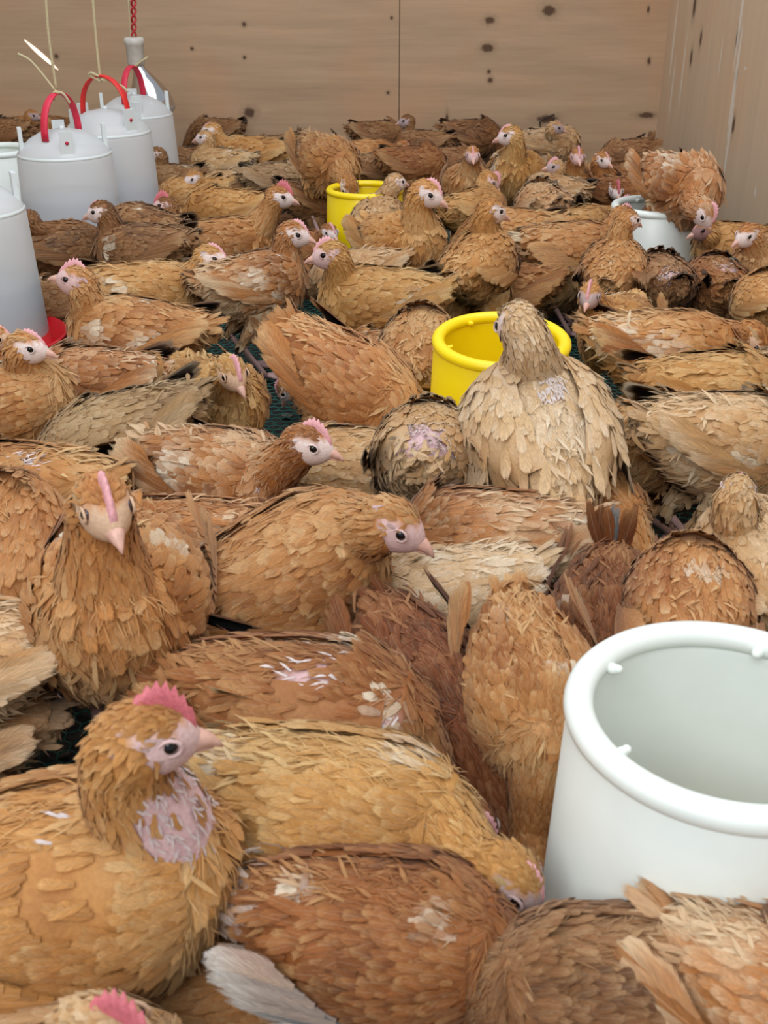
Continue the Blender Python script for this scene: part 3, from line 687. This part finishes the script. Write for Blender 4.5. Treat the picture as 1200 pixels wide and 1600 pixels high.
def drinker(c, rot_, level, strap, haz, label, zoff=0.0, zs=.37):
    root = empty('drinker', (c[0], c[1], zoff)); tag(root, label, 'drinker', 'bell drinkers hanging along the left side'); zs -= zoff
    zb = .10-zoff; r0, r1 = .131, .119
    mb = MB(); mb.lathe([(r0, zb), (r0, zb+.01), (r1+.002, zs-.012), (r1, zs), (r1-.004, zs+.008), (.104, zs+.020), (.085, zs+.037), (.055, zs+.053), (.02, zs+.060), (.001, zs+.0605)], 96); mb.build('tank', M['tank'], root)
    mb = MB(); wl = zb+(zs-zb)*level; rw = r0+(r1-r0)*level-.005; mb.lathe([(.001, zb+.004), (r0-.005, zb+.004), (rw, wl), (.001, wl)], 64); mb.build('water', M['water'], root)
    mb = MB(); mb.lathe([(r1+.0005, zs-.004), (r1+.0014, zs-.002), (r1+.0012, zs+.001), (r1-.001, zs+.004)], 96); mb.build('shoulder_ring', M['lug'], root)
    for k in range(4):
        g = R(rot_+90*k); d = np.array([math.cos(g), math.sin(g), 0]); e = np.array([-d[1], d[0], 0]); mb = MB()
        q = np.array([d*.100-e*.016, d*.100+e*.016, d*.110+e*.016, d*.110-e*.016]); v = np.concatenate([q+[0, 0, zs+.004], q*np.array([1, 1, 1])+[0, 0, zs+.068]])
        mb.add(v, [(0,3,2,1),(4,5,6,7),(0,1,5,4),(1,2,6,5),(2,3,7,6),(3,0,4,7)]); lg = mb.build('lug', M['lug'], root, smooth=False)
        if k in (0, 2):
            mb = MB(); mb.loft(np.array([d*.108, d*.112])+[0, 0, zs+.040], .0045, n=10); mb.build('rivet', M['rivet'], lg)
    mb = MB(); mb.sphere((0, 0, zs+.062), (.008, .008, .007), 12, 6); mb.build('knob', M['lug'], root)
    g = R(haz); d = np.array([math.cos(g), math.sin(g), 0]); a = np.linspace(0, np.pi, 22); P = np.outer(np.cos(a)*.082, d)+np.outer(np.sin(a)**.85*.106, [0, 0, 1])+[0, 0, zs+.040]
    mb = MB(); mb.loft(P, .0040, .0105, up=np.cross(d, [0, 0, 1]), n=10); mb.build('handle', M[strap], root)
    mb = MB(); mb.lathe([(.001, zb-.058), (.150, zb-.058), (.163, zb-.045), (.169, zb-.004), (.172, zb+.0), (.165, zb+.002), (.156, zb-.038), (.135, zb-.044), (.132, zb+.004), (.122, zb+.004), (.12, zb-.05), (.001, zb-.05)], 96); mb.build('base_tray', M['red_plastic'], root)
    return np.array([c[0], c[1], zs+.146+zoff])
D1, D2, D3, D0 = (-.83, 2.94), (-.78, 3.22), (-.817, 3.78), (-.862, 2.27)
t1 = drinker(D1, -70, .62, 'pink_strap', 74, 'big white drinker with water to mid height, red handle tied with loose knot', zs=.372)
t2 = drinker(D2, -40, .50, 'red_strap', -28, 'white drinker between two others, wide bright red arched handle', zs=.385)
t3 = drinker(D3, -75, .30, 'pink_strap', 80, 'rearmost white drinker standing just below the silver lamp', zs=.358)
drinker(D0, 25, .45, 'red_strap', 70, 'white drinker cut off by the left edge of the photo', zs=.368)
def cord(P, r, label, name='hanging_cord', mat='cord', group='beige cords holding up the drinkers', extra=()):
    mb = MB(); P = np.array(P, float)
    def sm(P):
        if len(P) < 3: return P
        t = np.arange(len(P)); tt = np.linspace(0, len(P)-1, (len(P)-1)*6+1); Q = np.stack([np.interp(tt, t, P[:, i]) for i in range(3)], 1)
        for _ in range(3): Q[1:-1] = (Q[:-2]+2*Q[1:-1]+Q[2:])/4
        return Q
    mb.loft(sm(P), r, n=8, up=(.3, 1, .2))
    for e in extra: mb.loft(sm(np.array(e, float)), r*.9, n=8, up=(.3, 1, .2))
    return tag(mb.build(name, M[mat]), label, 'cord', group)
def pd(px, py, Y):        # the point of depth Y seen at this place
    d = ray(px, py); return np.array([0, 0, CAM_H])+d*(Y/d[1])
Y1 = D1[1]; top = pd(85, 138, Y1)
cord([pd(69, -40, Y1), pd(76, 60, Y1), t1+[0, 0, .004]], .0035, 'beige cord with a frayed loose end above the big front drinker', extra=[[t1+[0, -.01, .006], pd(60, 108, Y1-.01), pd(45, 92, Y1-.01), pd(28, 84, Y1-.01)], [t1+[0, -.012, .006], t1+[.022, -.02, .002], t1+[.034, -.015, -.022]], [t1+[-.006, -.014, -.016], t1+[-.004, -.016, .006], t1+[.010, -.016, .002]]])
Y2 = D2[1]
cord([pd(142, -40, Y2), pd(150, 60, Y2), pd(157, 128, Y2)], .0038, 'beige cord tied in a bow on the wide red arched handle', extra=[[pd(157, 127, Y2-.01), pd(147, 122, Y2-.01), pd(138, 117, Y2-.01), pd(142, 113, Y2-.015), pd(154, 119, Y2-.015)], [pd(158, 124, Y2-.012), pd(176, 129, Y2-.012), pd(192, 135, Y2-.012), pd(200, 144, Y2-.012)]])
YL = 4.02
cord([pd(199, -40, YL), pd(202, 20, YL), pd(205, 52, YL), pd(205, 58, YL)], .0042, 'thin beige cord running up beside the red lamp wire')
# twisted red flex
mb = MB(); a = np.linspace(0, 26, 120); base0, base1 = pd(209, 56, YL-.012), pd(208, -50, YL-.012)
for ph in (0, math.pi):
    tt = np.linspace(0, 1, 120)[:, None]; P = base0*(1-tt)+base1*tt+np.stack([.007*np.cos(a+ph), .007*np.sin(a+ph), 0*a], 1); mb.loft(P, .0036, n=7, up=(0, 1, 0))
tag(mb.build('twisted_flex', M['red_wire']), 'red twisted electric wire hanging down to the lamp socket', 'wire')
# lamp
lp = empty('reflector_lamp', tuple(pd(211, 80, YL))); tag(lp, 'silver reflector lamp in white socket above the rearmost drinker', 'lamp')
ax = nrm(pd(230, 146, YL)-pd(211, 95, YL)); bx = nrm(np.cross(ax, [0, 1, 0])); cx_ = np.cross(ax, bx); A3 = np.stack([bx, cx_, ax])
mb = MB(); mb.lathe([(.001, -.045), (.026, -.045), (.030, -.038), (.030, .018), (.034, .022), (.034, .040), (.028, .044), (.001, .044)], 40); mb.build('socket', M['ceramic'], lp)
m, nt, bs = newmat('silvered_glass'); bs.inputs['Metallic'].default_value = 1; bs.inputs['Roughness'].default_value = .12; bs.inputs['Base Color'].default_value = (.55, .55, .56, 1)
mb = MB(); mb.lathe([(.020, .0), (.024, .015), (.036, .035), (.054, .065), (.069, .100), (.075, .130), (.076, .150)], 48)
v = mb.v[0] @ A3; mb.v[0] = v + ax*.02+np.array([0, 0, -.03]); mb.build('reflector', m, lp)
m, nt, bs = newmat('lamp_glass'); bs.inputs['Roughness'].default_value = .25; bs.inputs['Base Color'].default_value = (.5, .5, .5, 1)
mb = MB(); mb.lathe([(.076, .150), (.070, .164), (.045, .178), (.001, .186)], 48); mb.v[0] = mb.v[0] @ A3+ax*.02+np.array([0, 0, -.03]); mb.build('lens', m, lp)
mb = MB(); n0 = pd(212, 103, YL-.03); mb.loft(np.array([pd(198, 111, YL-.03), n0, pd(222, 95, YL-.03), pd(231, 89, YL-.03)]), .0035, n=7, up=(0, 1, 0)); tag(mb.build('tied_cord', M['cord']), 'short cord end knotted around the neck of the lamp', 'cord')
# daylight slit in the plywood
m, nt, bs = newmat('daylight_through_slit'); bs.inputs['Base Color'].default_value = (.9, .8, .65, 1); bs.inputs['Emission Color'].default_value = (1, .86, .68, 1); bs.inputs['Emission Strength'].default_value = 1.1
mb = MB(); a0, a1 = wallpt(38, 62), wallpt(91, 109); t_ = np.linspace(0, 1, 9); P = a0+(a1-a0)*t_[:, None]; sdv = nrm(np.cross(a1-a0, [0, 1, 0])); wd_ = .008*np.sin(np.pi*np.clip(t_, .03, .97))**.7
v = np.concatenate([P+sdv*wd_[:, None]-[0, .002, 0], P-sdv*wd_[:, None]-[0, .002, 0]]); mb.add(v, [(i, i+1, i+10, i+9) for i in range(8)]); o = mb.build('light_slit', m, wb); o.matrix_parent_inverse = Matrix.Translation((0, -YW, .03))
# hooked wire on the back wall
mb = MB(); P = [wallpt(*p)-[0, .01, 0] for p in ((845, 205), (843, 190), (850, 184), (866, 178), (864, 186), (863, 192))]; mb.loft(np.array(P), .003, n=6, up=(0, 1, 0)); tag(mb.build('bent_wire', simple('rusty_wire', (58, 44, 40), .6)), 'small bent dark wire sticking out of the back wall', 'wire')
# ------------------------------------------------------------------ the flock, front to back
# (px, py, height of torso centre, scale, heading, pitch, head (px, py, azimuth, pitch, posture), plumage, label, options)
FLOCK = [
 # ---- foreground
 (60, 1780, .15, 1.0, 5, 5, (168, 1622, -14, -8, 'up'), 'tan', 'bird at bottom left corner, only crown and bright pink comb visible', dict(comb=1.5, face='tan')),
 (88, 1400, .20, 1.12, 12, 2, (232, 1150, 18, -8, 'up'), 'gold', 'big golden bird in left foreground with bare pink neck and red comb', dict(comb=1.15, face='pink', bare=((.30, 25, .030), (.62, 40, .030), (2, 0, 0)), fluff=.2)),
 (520, 1285, .20, 1.0, -14, 0, (798, 1372, -28, -34, 'mid'), 'gold', 'golden bird bending its head against the large white feeder wall', dict(face='grey', white=((.1, 20, .03),), comb=.3, bare=((.9, 60, .022),))),
 (470, 1130, .18, 1.05, -12, 2, (735, 1290, -40, -40, 'low'), 'red', 'reddish bird with a bald white patch on its back, foreground centre', dict(bare=((.62, 25, .030), (.8, 50, .022)), fluff=.2)),
 (590, 1475, .19, .86, -12, 4, ('down',), 'red', 'reddish brown bird with whitish wing tips fanned leftward, bottom foreground', dict(tailcol=(214, 214, 212), fly=(236, 234, 228), open_=.2, tail=.22, tl_=1.9, slate=(3, 6))),
 (390, 1540, .13, .92, 16, 0, ('down',), 'orange', 'plain orange bird partly under the fanned whitish wing tips, bottom foreground', dict()),
 (790, 1590, .16, .82, -5, 5, ('down',), 'mottle', 'mottled brown bird at the bottom edge with one white flight feather', dict(open_=.5, tailcol=(216, 212, 206), tail=.2, fluff=.5, tl_=1.7)),
 (962, 1562, .17, .78, 178, 0, ('down',), 'brown', 'bird with a curled up tail tuft in front of the large white feeder', dict(tail=.9, tl_=1.3, fluff=.6, fix=1)),
 (1040, 1665, .15, .95, 4, 0, ('down',), 'red', 'smooth brown back along the bottom edge right of centre', dict()),
 (1268, 1610, .20, .85, -40, 8, ('down',), 'mottle', 'orange and cream mottled bird cut by the bottom right edge', dict(white=((.75, -60, .03),))),
 (832, 1085, .20, .84, -84, -8, (838, 1350, -88, -60, 'down'), 'orange', 'light brown bird seen from above squeezed against the large white feeder', dict(tail=.1, fluff=.6)),
 (668, 1080, .19, .88, -62, -8, ('down',), 'rust', 'dark reddish bird wedged between two paler ones near the centre', dict(tail=.15, face='dark', fix=1)),
 (950, 975, .18, .84, -100, -4, ('down',), 'rust', 'bird with one slate grey feather in its raised tail behind white feeder', dict(tail=.9, tl_=1.5, slate=(4, 5), fix=1)),
 (1075, 965, .20, .84, 78, 6, ('down',), 'orange', 'plump orange bird directly behind the rim of the large white feeder', dict(fluff=.1)),
 (1190, 905, .20, .92, 95, 10, (1158, 802, 72, -14, 'up'), 'tan', 'pale tan bird with a rounded head seen from behind at right edge', dict(white=((.6, -70, .03),), comb=.3)),
 (440, 920, .215, 1.16, 24, 22, (614, 820, -18, -22, 'up'), 'orange', 'large golden orange bird sitting in the centre, head turned right', dict(face='pink', comb=.12, fluff=.1)),
 (765, 860, .18, 1.02, 176, 0, (650, 900, 185, -30, 'low'), 'mottle', 'speckled orange bird behind the large central one with white feather tip', dict(white=((.15, -50, .022),), fluff=.6)),
 (705, 935, .12, .9, 178, -8, ('down',), 'cream', 'low pale bird half buried under the speckled orange one', dict(fluff=.8)),
 (190, 940, .235, 1.08, -84, 14, (163, 792, -62, -12, 'up'), 'orange', 'bird standing chest on with pink comb and one foot forward, left', dict(comb=.95, face='tan', fluff=.1, legs=True)),
 (-5, 890, .22, 1.0, 88, 22, ('down',), 'orange', 'bird at left edge with wing feathers hanging down, seen from behind', dict(open_=.5)),
 (-70, 1040, .20, .9, 184, 5, ('down',), 'tan', 'pale curly tail feathers poking in from the left edge', dict(tail=.3, fluff=.9)),
 (-80, 1160, .15, .9, 180, 0, ('down',), 'tan', 'spotted cream tail at the left edge below the curly one', dict(tail=.1, tailcol=(190, 160, 130))),
 (45, 785, .17, 1.05, 172, 0, ('down',), 'orange', 'reddish back with a bald white streak at left behind standing bird', dict(bare=((.45, -20, .020),))),
 (275, 865, .15, .95, 184, 0, ('down',), 'mottle', 'brown and cream wing tips behind the bird standing chest on', dict(white=((.2, -70, .02),), tail=.0, fluff=.4)),
 (200, 690, .205, .98, 186, -14, ('down',), 'grey', 'fluffy grey bellied bird bending forward showing its rump, left', dict(fluff=1.0, tail=.2)),
 (60, 705, .16, 1.0, 180, 4, ('down',), 'gold', 'golden bird with a cream wing patch at left edge', dict(white=((.4, -75, .028),))),
 (5, 640, .20, .9, 20, 8, (48, 558, -2, -6, 'up'), 'orange', 'bird with a white speckled face looking right at left edge', dict(face='white', comb=.5)),
 (-12, 590, .20, .85, 10, 8, (2, 535, 0, -6, 'up'), 'orange', 'brownish head peeking behind the white faced bird, left edge', dict(face='tan', comb=.3)),
 (152, 612, .17, .98, 176, 0, ('down',), 'mottle', 'mottled bird with one white wing tip, behind golden bird on left', dict(white=((.15, -30, .018),), fluff=.6, tail=.2)),
 (218, 535, .20, 1.05, 176, 6, (128, 456, 172, 14, 'up'), 'orange', 'bird stretching its neck left with beak raised beside the drinker', dict(face='pink', comb=.9, white=((.45, -80, .03),), fluff=.2)),
 (338, 628, .18, .92, -60, 6, (362, 583, -55, -22, 'mid'), 'gold', 'sitting bird with a long pink comb facing the camera on left', dict(comb=1.0, face='tan', fluff=.5)),
 (345, 752, .19, .96, -30, 4, (482, 694, -12, -8, 'up'), 'mottle', 'bird in profile with white face and pink comb, beak pointing right', dict(face='white', comb=.95, white=((.45, 60, .032),), bare=((.97, 60, .022),))),
 (540, 604, .19, 1.10, -34, -16, ('down',), 'orange', 'large fluffy rumped bird with tail raised near centre left', dict(tail=.55, fluff=1.0)),
 (600, 570, .14, .85, 175, 0, ('down',), 'mottle', 'speckled back with one white feather behind the fluffy rumped bird', dict(white=((.5, -20, .02),))),
 (595, 478, .20, 1.02, 184, 4, (518, 406, 182, -4, 'up'), 'gold', 'bird with pinkish face blurred by movement, head pointing left', dict(face='pink', comb=.8, white=((.3, -80, .035),), fluff=.2)),
 (560, 435, .17, .85, 190, -5, (496, 440, 195, -35, 'low'), 'tan', 'small pink beaked head pecking below the blurred face', dict(face='pink', comb=.3)),
 (395, 452, .19, 1.0, 24, 4, (458, 374, -8, -8, 'up'), 'mottle', 'white cheeked bird with wings held loosely and grey belly, left centre', dict(face='white', comb=.6, fluff=1.0, bare=((.8, 30, .016),), white=((.5, 60, .022),))),
 (222, 468, .17, 1.05, 6, 0, (330, 404, -4, -4, 'up'), 'gold', 'long low golden bird with white face looking right beside drinker', dict(face='white', comb=.5, white=((.35, 70, .035),))),
 (225, 398, .19, .95, 174, 0, (166, 352, 178, -8, 'up'), 'brown', 'brown bird standing against the big drinker with head turned away left', dict(face='white', comb=.3)),
 (98, 400, .19, .9, 40, 5, (48, 345, 120, -5, 'back'), 'brown', 'brown bird tucked between the two front drinkers', dict(comb=.3)),
 (95, 478, .13, .85, 178, 0, ('down',), 'brown', 'brown and grey bird beside the red tray of the left drinker', dict(fluff=.6)),
 (845, 690, .215, 1.12, 98, 26, (808, 508, 110, -38, 'up'), 'cream', 'pale cream bird with drooping wings leaning over the yellow feeder', dict(open_=1.0, fluff=.2, tail=.05, comb=.2, fly=(236, 218, 188), bare=((.66, 4, .012), (.58, 2, .012)))),
 (925, 800, .11, .85, -70, 0, ('down',), 'orange', 'fuzzy brown head and back pressed under the pale cream bird', dict(fluff=1.0)),
 (668, 722, .17, 1.0, 84, -6, ('down',), 'tan', 'bird with a bald purple rump crouching before the yellow feeder', dict(bare=((.12, 10, .035), (.26, -30, .035), (.24, 35, .03)), fluff=.9, tail=.05)),
 (545, 742, .16, .98, 172, 0, ('down',), 'tan', 'dull brown bird with ragged wing beside the bald rumped one', dict(fluff=.4, open_=.3)),
 (655, 560, .18, .92, 80, 14, ('down',), 'orange', 'narrow ragged back squeezed against left side of yellow feeder', dict(bare=((.4, 60, .02),))),
 (1035, 558, .19, 1.08, -4, 0, (1160, 535, -30, -52, 'low'), 'orange', 'large brown bird with broad cream patches pecking downward at right', dict(face='tan', comb=.1, white=((.18, 50, .04), (.5, 80, .045)), fluff=.7)),
 (1105, 625, .18, 1.05, 10, 0, ('down',), 'gold', 'golden back behind the fluffy bellied bird on the right', dict(fluff=.2)),
 (1012, 700, .19, .98, 40, 0, ('down',), 'orange', 'fluffy rumped reddish bird touching the drooping cream wing', dict(fluff=1.0, tail=.1)),
 (1125, 700, .20, 1.02, 8, -4, ('down',), 'tan', 'fluffy bellied tan bird standing over the netting at right', dict(fluff=1.0, white=((.3, 90, .02),))),
 (1250, 600, .18, .9, 0, 5, ('down',), 'grey', 'white and grey fluffy tail entering from the right edge', dict(tailcol=(222, 214, 204), fluff=1.0)),
 # ---- middle
 (962, 512, .20, .85, -120, 8, (922, 462, -112, -12, 'up'), 'gold', 'bird facing the camera with pale mauve face and thin pink comb', dict(face='grey', comb=1.0)),
 (957, 432, .19, .9, 72, 12, (975, 366, 30, -10, 'up'), 'orange', 'bird seen from behind with neck against the back white feeder', dict(comb=.2)),
 (745, 425, .20, .98, 62, 12, (766, 368, 20, -15, 'up'), 'gold', 'bird seen from behind with a thick streaked golden neck, centre', dict(comb=.2)),
 (785, 462, .13, 1.0, 176, 0, ('down',), 'red', 'reddish back just behind the rim of the middle yellow feeder', dict()),
 (690, 470, .13, .9, 30, 0, ('down',), 'orange', 'low orange back left of the reddish one behind yellow feeder', dict()),
 (628, 385, .22, 1.08, -58, 10, (668, 303, -18, -16, 'up'), 'gold', 'big upright golden bird facing front right before the far yellow feeder', dict(face='white', comb=.7, fluff=.1)),
 (590, 352, .19, .85, 80, 12, (612, 298, 30, -5, 'up'), 'tan', 'pale neck rising in front of the far yellow feeder', dict(comb=.2)),
 (348, 388, .19, 1.0, 8, 2, (438, 308, -6, -6, 'up'), 'orange', 'bird with tall pink comb and white face looking right, back left', dict(face='white', comb=1.35)),
 (505, 352, .18, .9, 150, -4, ('down',), 'brown', 'dark brown wing feathers fanned beside the tall combed bird', dict(open_=.4)),
 (462, 395, .13, .8, -20, 0, ('tuck',), 'red', 'small red brown bird behind the white cheeked one', dict()),
 (228, 365, .19, .88, 150, 5, (258, 322, 178, 2, 'up'), 'brown', 'pink combed bird whose beak points left, touching its neighbour', dict(face='pink', comb=1.4)),
 (355, 335, .18, .95, 176, 2, (296, 330, 182, -2, 'mid'), 'gold', 'golden bird with white face and dark eye pointing left', dict(face='white', comb=.4)),
 (300, 310, .17, .85, 200, 0, (302, 280, -150, -10, 'up'), 'gold', 'small white masked face looking at the camera, back left', dict(face='white', comb=.1)),
 (350, 300, .17, .9, 196, -8, ('down',), 'tan', 'tan bird with grey tail sticking up in the back left', dict(tail=.8, tailcol=(130, 116, 104), fluff=.5)),
 (262, 290, .18, .88, 178, 0, (243, 244, 182, -10, 'up'), 'brown', 'brown bird with its face behind the second drinker', dict(face='white', comb=.2)),
 (205, 350, .15, .8, 90, 0, ('tuck',), 'brown', 'small brown bird wedged between two drinkers', dict()),
 (432, 288, .17, .88, 10, 0, ('down',), 'grey', 'greyish brown bird behind the tall combed one', dict()),
 (490, 318, .17, .85, 20, -8, (505, 318, 10, -50, 'low'), 'brown', 'dark brown bird lowering its head beside the far yellow feeder', dict()),
 (538, 372, .13, .7, -90, 0, ('tuck',), 'red', 'small round brown head below the far yellow feeder', dict()),
 (512, 258, .325, 1.0, -62, -6, (545, 292, -60, -68, 'low'), 'orange', 'big pale bird climbing on the far yellow feeder and pecking in', dict(white=((.6, -20, .03),), comb=.1, fluff=.3, zf=.11, tail=0.0)),
 (1062, 295, .335, 1.1, -72, 0, (1100, 332, -48, -52, 'low'), 'mottle', 'tall mottled brown bird standing above the others near right wall', dict(face='white', comb=.8, white=((.5, 10, .035), (.7, 40, .02)), zf=.125, fluff=.3, tail=.1)),
 (1152, 392, .18, .9, 176, 2, (1108, 372, 190, -10, 'mid'), 'gold', 'bird with dusky pink face under the tall standing bird', dict(face='dark', comb=.3)),
 (1200, 415, .19, .92, -130, 5, (1168, 368, 205, -14, 'up'), 'orange', 'bird with a white mask at right edge below plywood wall', dict(face='white', comb=.1, white=((.6, 60, .03),))),
 (1035, 450, .17, .9, 94, 0, ('down',), 'brown', 'dark winged bird with a bald rump in front of the standing bird', dict(bare=((.1, -25, .025), (.2, -40, .03)), tail=.5)),
 (1118, 456, .17, .95, 88, 0, ('down',), 'red', 'brown bird with pink bare back and ruffled edges, right', dict(bare=((.35, 10, .03),), fluff=.8)),
 (1205, 485, .17, .9, 100, 0, ('down',), 'gold', 'golden back cut by the right edge below the white masked bird', dict()),
 (892, 398, .18, 1.0, 4, 0, ('tuck',), 'orange', 'bird with cream tipped wing feathers spread leftward, right centre', dict(tailcol=(240, 222, 190), fly=(222, 180, 128), open_=.3, tail=.1)),
 (800, 372, .17, 1.0, 172, 0, ('down',), 'orange', 'orange back behind the thick streaked neck', dict()),
 (870, 452, .15, .85, 100, 0, ('down',), 'tan', 'tan bird with bare greyish flank below the spread cream feathers', dict(bare=((.3, 50, .03),))),
 (905, 365, .18, .9, 40, 4, (948, 338, 12, -8, 'up'), 'gold', 'golden bird with red comb beside the back white feeder', dict(comb=1.0, face='dark')),
 (850, 330, .19, .95, 100, 0, ('down',), 'tan', 'pale fluffy back with a white shoulder streak, back right', dict(white=((.6, 50, .035),), fluff=.6)),
 (738, 335, .18, .9, 40, 4, (765, 295, -5, -35, 'mid'), 'gold', 'golden bird with pink comb bending beside the tall necked one', dict(face='pink', comb=1.0)),
 (808, 275, .22, 1.05, -112, 12, (796, 212, 178, -8, 'up'), 'gold', 'tall golden bird with pale face looking left near back wall', dict(face='white', comb=.5, white=((.9, 60, .022),), fluff=.2)),
 (728, 292, .20, .88, -90, 8, (738, 243, -88, -10, 'up'), 'orange', 'bird staring straight at the camera, back centre right', dict(face='pink', comb=.4)),
 (700, 262, .16, .9, 5, 0, ('down',), 'brown', 'brown back between the front facing bird and its left neighbour', dict()),
 (645, 262, .18, .92, -4, 0, (684, 265, -25, -20, 'mid'), 'red', 'reddish bird with greyish face right of the far yellow feeder', dict(face='grey', comb=.3)),
 (590, 270, .15, .85, 10, 0, ('down',), 'brown', 'low brown wing just behind the far yellow feeder', dict()),
 (572, 248, .18, .85, 4, 2, (604, 238, -8, -12, 'mid'), 'orange', 'orange headed bird looking right behind the far yellow feeder', dict(face='tan', comb=.3)),
 (885, 290, .19, .88, -80, 6, (902, 245, -85, -12, 'up'), 'orange', 'bird facing the camera with pinkish comb near the back right', dict(face='pink', comb=1.0)),
 (868, 305, .17, .8, 150, 4, (862, 268, 186, 5, 'up'), 'tan', 'mauve faced bird with small comb looking left, back right', dict(face='grey', comb=1.0)),
 (930, 290, .19, .88, -70, 6, (942, 250, -50, -12, 'up'), 'orange', 'bird with a clean white head in the back right', dict(face='white', comb=.3, white=((.99, 0, .02),))),
 (975, 310, .16, .85, -60, 4, (962, 298, -80, -20, 'mid'), 'red', 'bird with a long pink comb right behind the back white feeder', dict(face='white', comb=1.4)),
 (978, 248, .18, .85, 200, -6, ('down',), 'brown', 'brown bird with its tail up against the back right corner', dict(tail=.9)),
 (1000, 285, .15, .8, 180, 0, ('down',), 'mottle', 'mottled wing with black and white tip beside the standing bird', dict(tailcol=(80, 70, 64))),
 # ---- along the back wall
 (392, 250, .18, 1.05, 177, 2, (332, 208, 182, -2, 'up'), 'gold', 'long golden bird with pale face looking left, back left', dict(face='white', comb=.3)),
 (345, 262, .17, .88, 174, 2, (318, 234, 184, -4, 'up'), 'tan', 'pale faced bird just in front of the long golden one', dict(face='white', comb=.2)),
 (338, 212, .19, .85, 176, 0, ('down',), 'brown', 'dark brown bird with black tail against the back wall', dict(tail=.45, tailcol=(34, 28, 26))),
 (290, 258, .17, .8, 30, 0, ('down',), 'brown', 'dark bird in the shade beside the rearmost drinker', dict()),
 (432, 240, .17, .85, 190, -8, ('down',), 'brown', 'brown bird with tail raised high against back wall', dict(tail=1.0, tailcol=(120, 84, 58))),
 (590, 216, .17, .85, 4, 0, ('down',), 'brown', 'dull greyish bird by the wall behind the orange headed one', dict(tail=.2)),
 (660, 232, .18, .85, 168, 0, (635, 195, 178, -4, 'up'), 'brown', 'dark bird with a thin grey white neck at the back wall seam', dict(face='grey', comb=.1, neckfat=.75)),
 (736, 216, .18, .92, 4, 0, ('down',), 'brown', 'dark brown back against the wall right of the panel seam', dict(tail=.1)),
 (848, 225, .18, .75, -100, 5, (833, 212, -130, -10, 'mid'), 'brown', 'small speckled face between two birds by the back wall', dict(face='white', comb=.1)),
 (862, 228, .20, .88, -30, 8, (876, 208, -5, -8, 'mid'), 'tan', 'tan bird with dull mauve face under the bent wire', dict(face='grey', comb=.3)),
 (15, 215, .17, .95, 170, 0, ('down',), 'brown', 'shaded brown back at far left behind the drinkers', dict()),
 (52, 205, .18, .8, -20, 5, (52, 182, 0, -8, 'mid'), 'orange', 'brown crowned head left of the red handle by back wall', dict(face='grey', comb=.1)),
 (88, 200, .18, .8, 170, 5, (84, 172, 190, -8, 'mid'), 'brown', 'grey faced bird seen through the red drinker handle', dict(face='grey', comb=.1)),
 (22, 285, .17, .9, 10, 0, ('down',), 'mottle', 'speckled bird in the gap between the two left drinkers', dict(fluff=.8)),
]
# heights at which the torsos settle so that neighbours rest against, not inside, one another
SETTLED = [0.15, 0.213, 0.189, 0.189, 0.182, 0.085, 0.085, 0.19, 0.117, 0.212, 0.2, 0.16, 0.154, 0.212, 0.2, 0.185, 0.15, 0.132, 0.25, 0.22, 0.212, 0.104, 0.17, 0.154, 0.192, 0.116, 0.213, 0.171, 0.17, 0.2, 0.18, 0.19, 0.19, 0.125, 0.2, 0.177, 0.193, 0.169, 0.191, 0.182, 0.103, 0.229, 0.121, 0.182, 0.097, 0.186, 0.19, 0.166, 0.154, 0.211, 0.155, 0.19, 0.199, 0.217, 0.131, 0.093, 0.217, 0.21, 0.16, 0.099, 0.13, 0.21, 0.18, 0.162, 0.135, 0.18, 0.085, 0.17, 0.188, 0.105, 0.304, 0.305, 0.178, 0.183, 0.167, 0.15, 0.173, 0.192, 0.174, 0.085, 0.161, 0.189, 0.18, 0.212, 0.2, 0.16, 0.184, 0.15, 0.18, 0.186, 0.184, 0.162, 0.162, 0.18, 0.15, 0.177, 0.17, 0.192, 0.156, 0.17, 0.182, 0.18, 0.182, 0.18, 0.2, 0.182, 0.2, 0.2, 0.17]
for i, row in enumerate(FLOCK):
    px, py, zc, s, yaw, pitch, head, pal, label, opt = row
    opt = {k: v for k, v in opt.items() if k != 'fix'}
    zc = SETTLED[i]
    BIRDS.append(chicken(i, 'chicken', px, py, zc, s, yaw, pitch, None if head[0] == 'x' else head, pal, label, **opt))
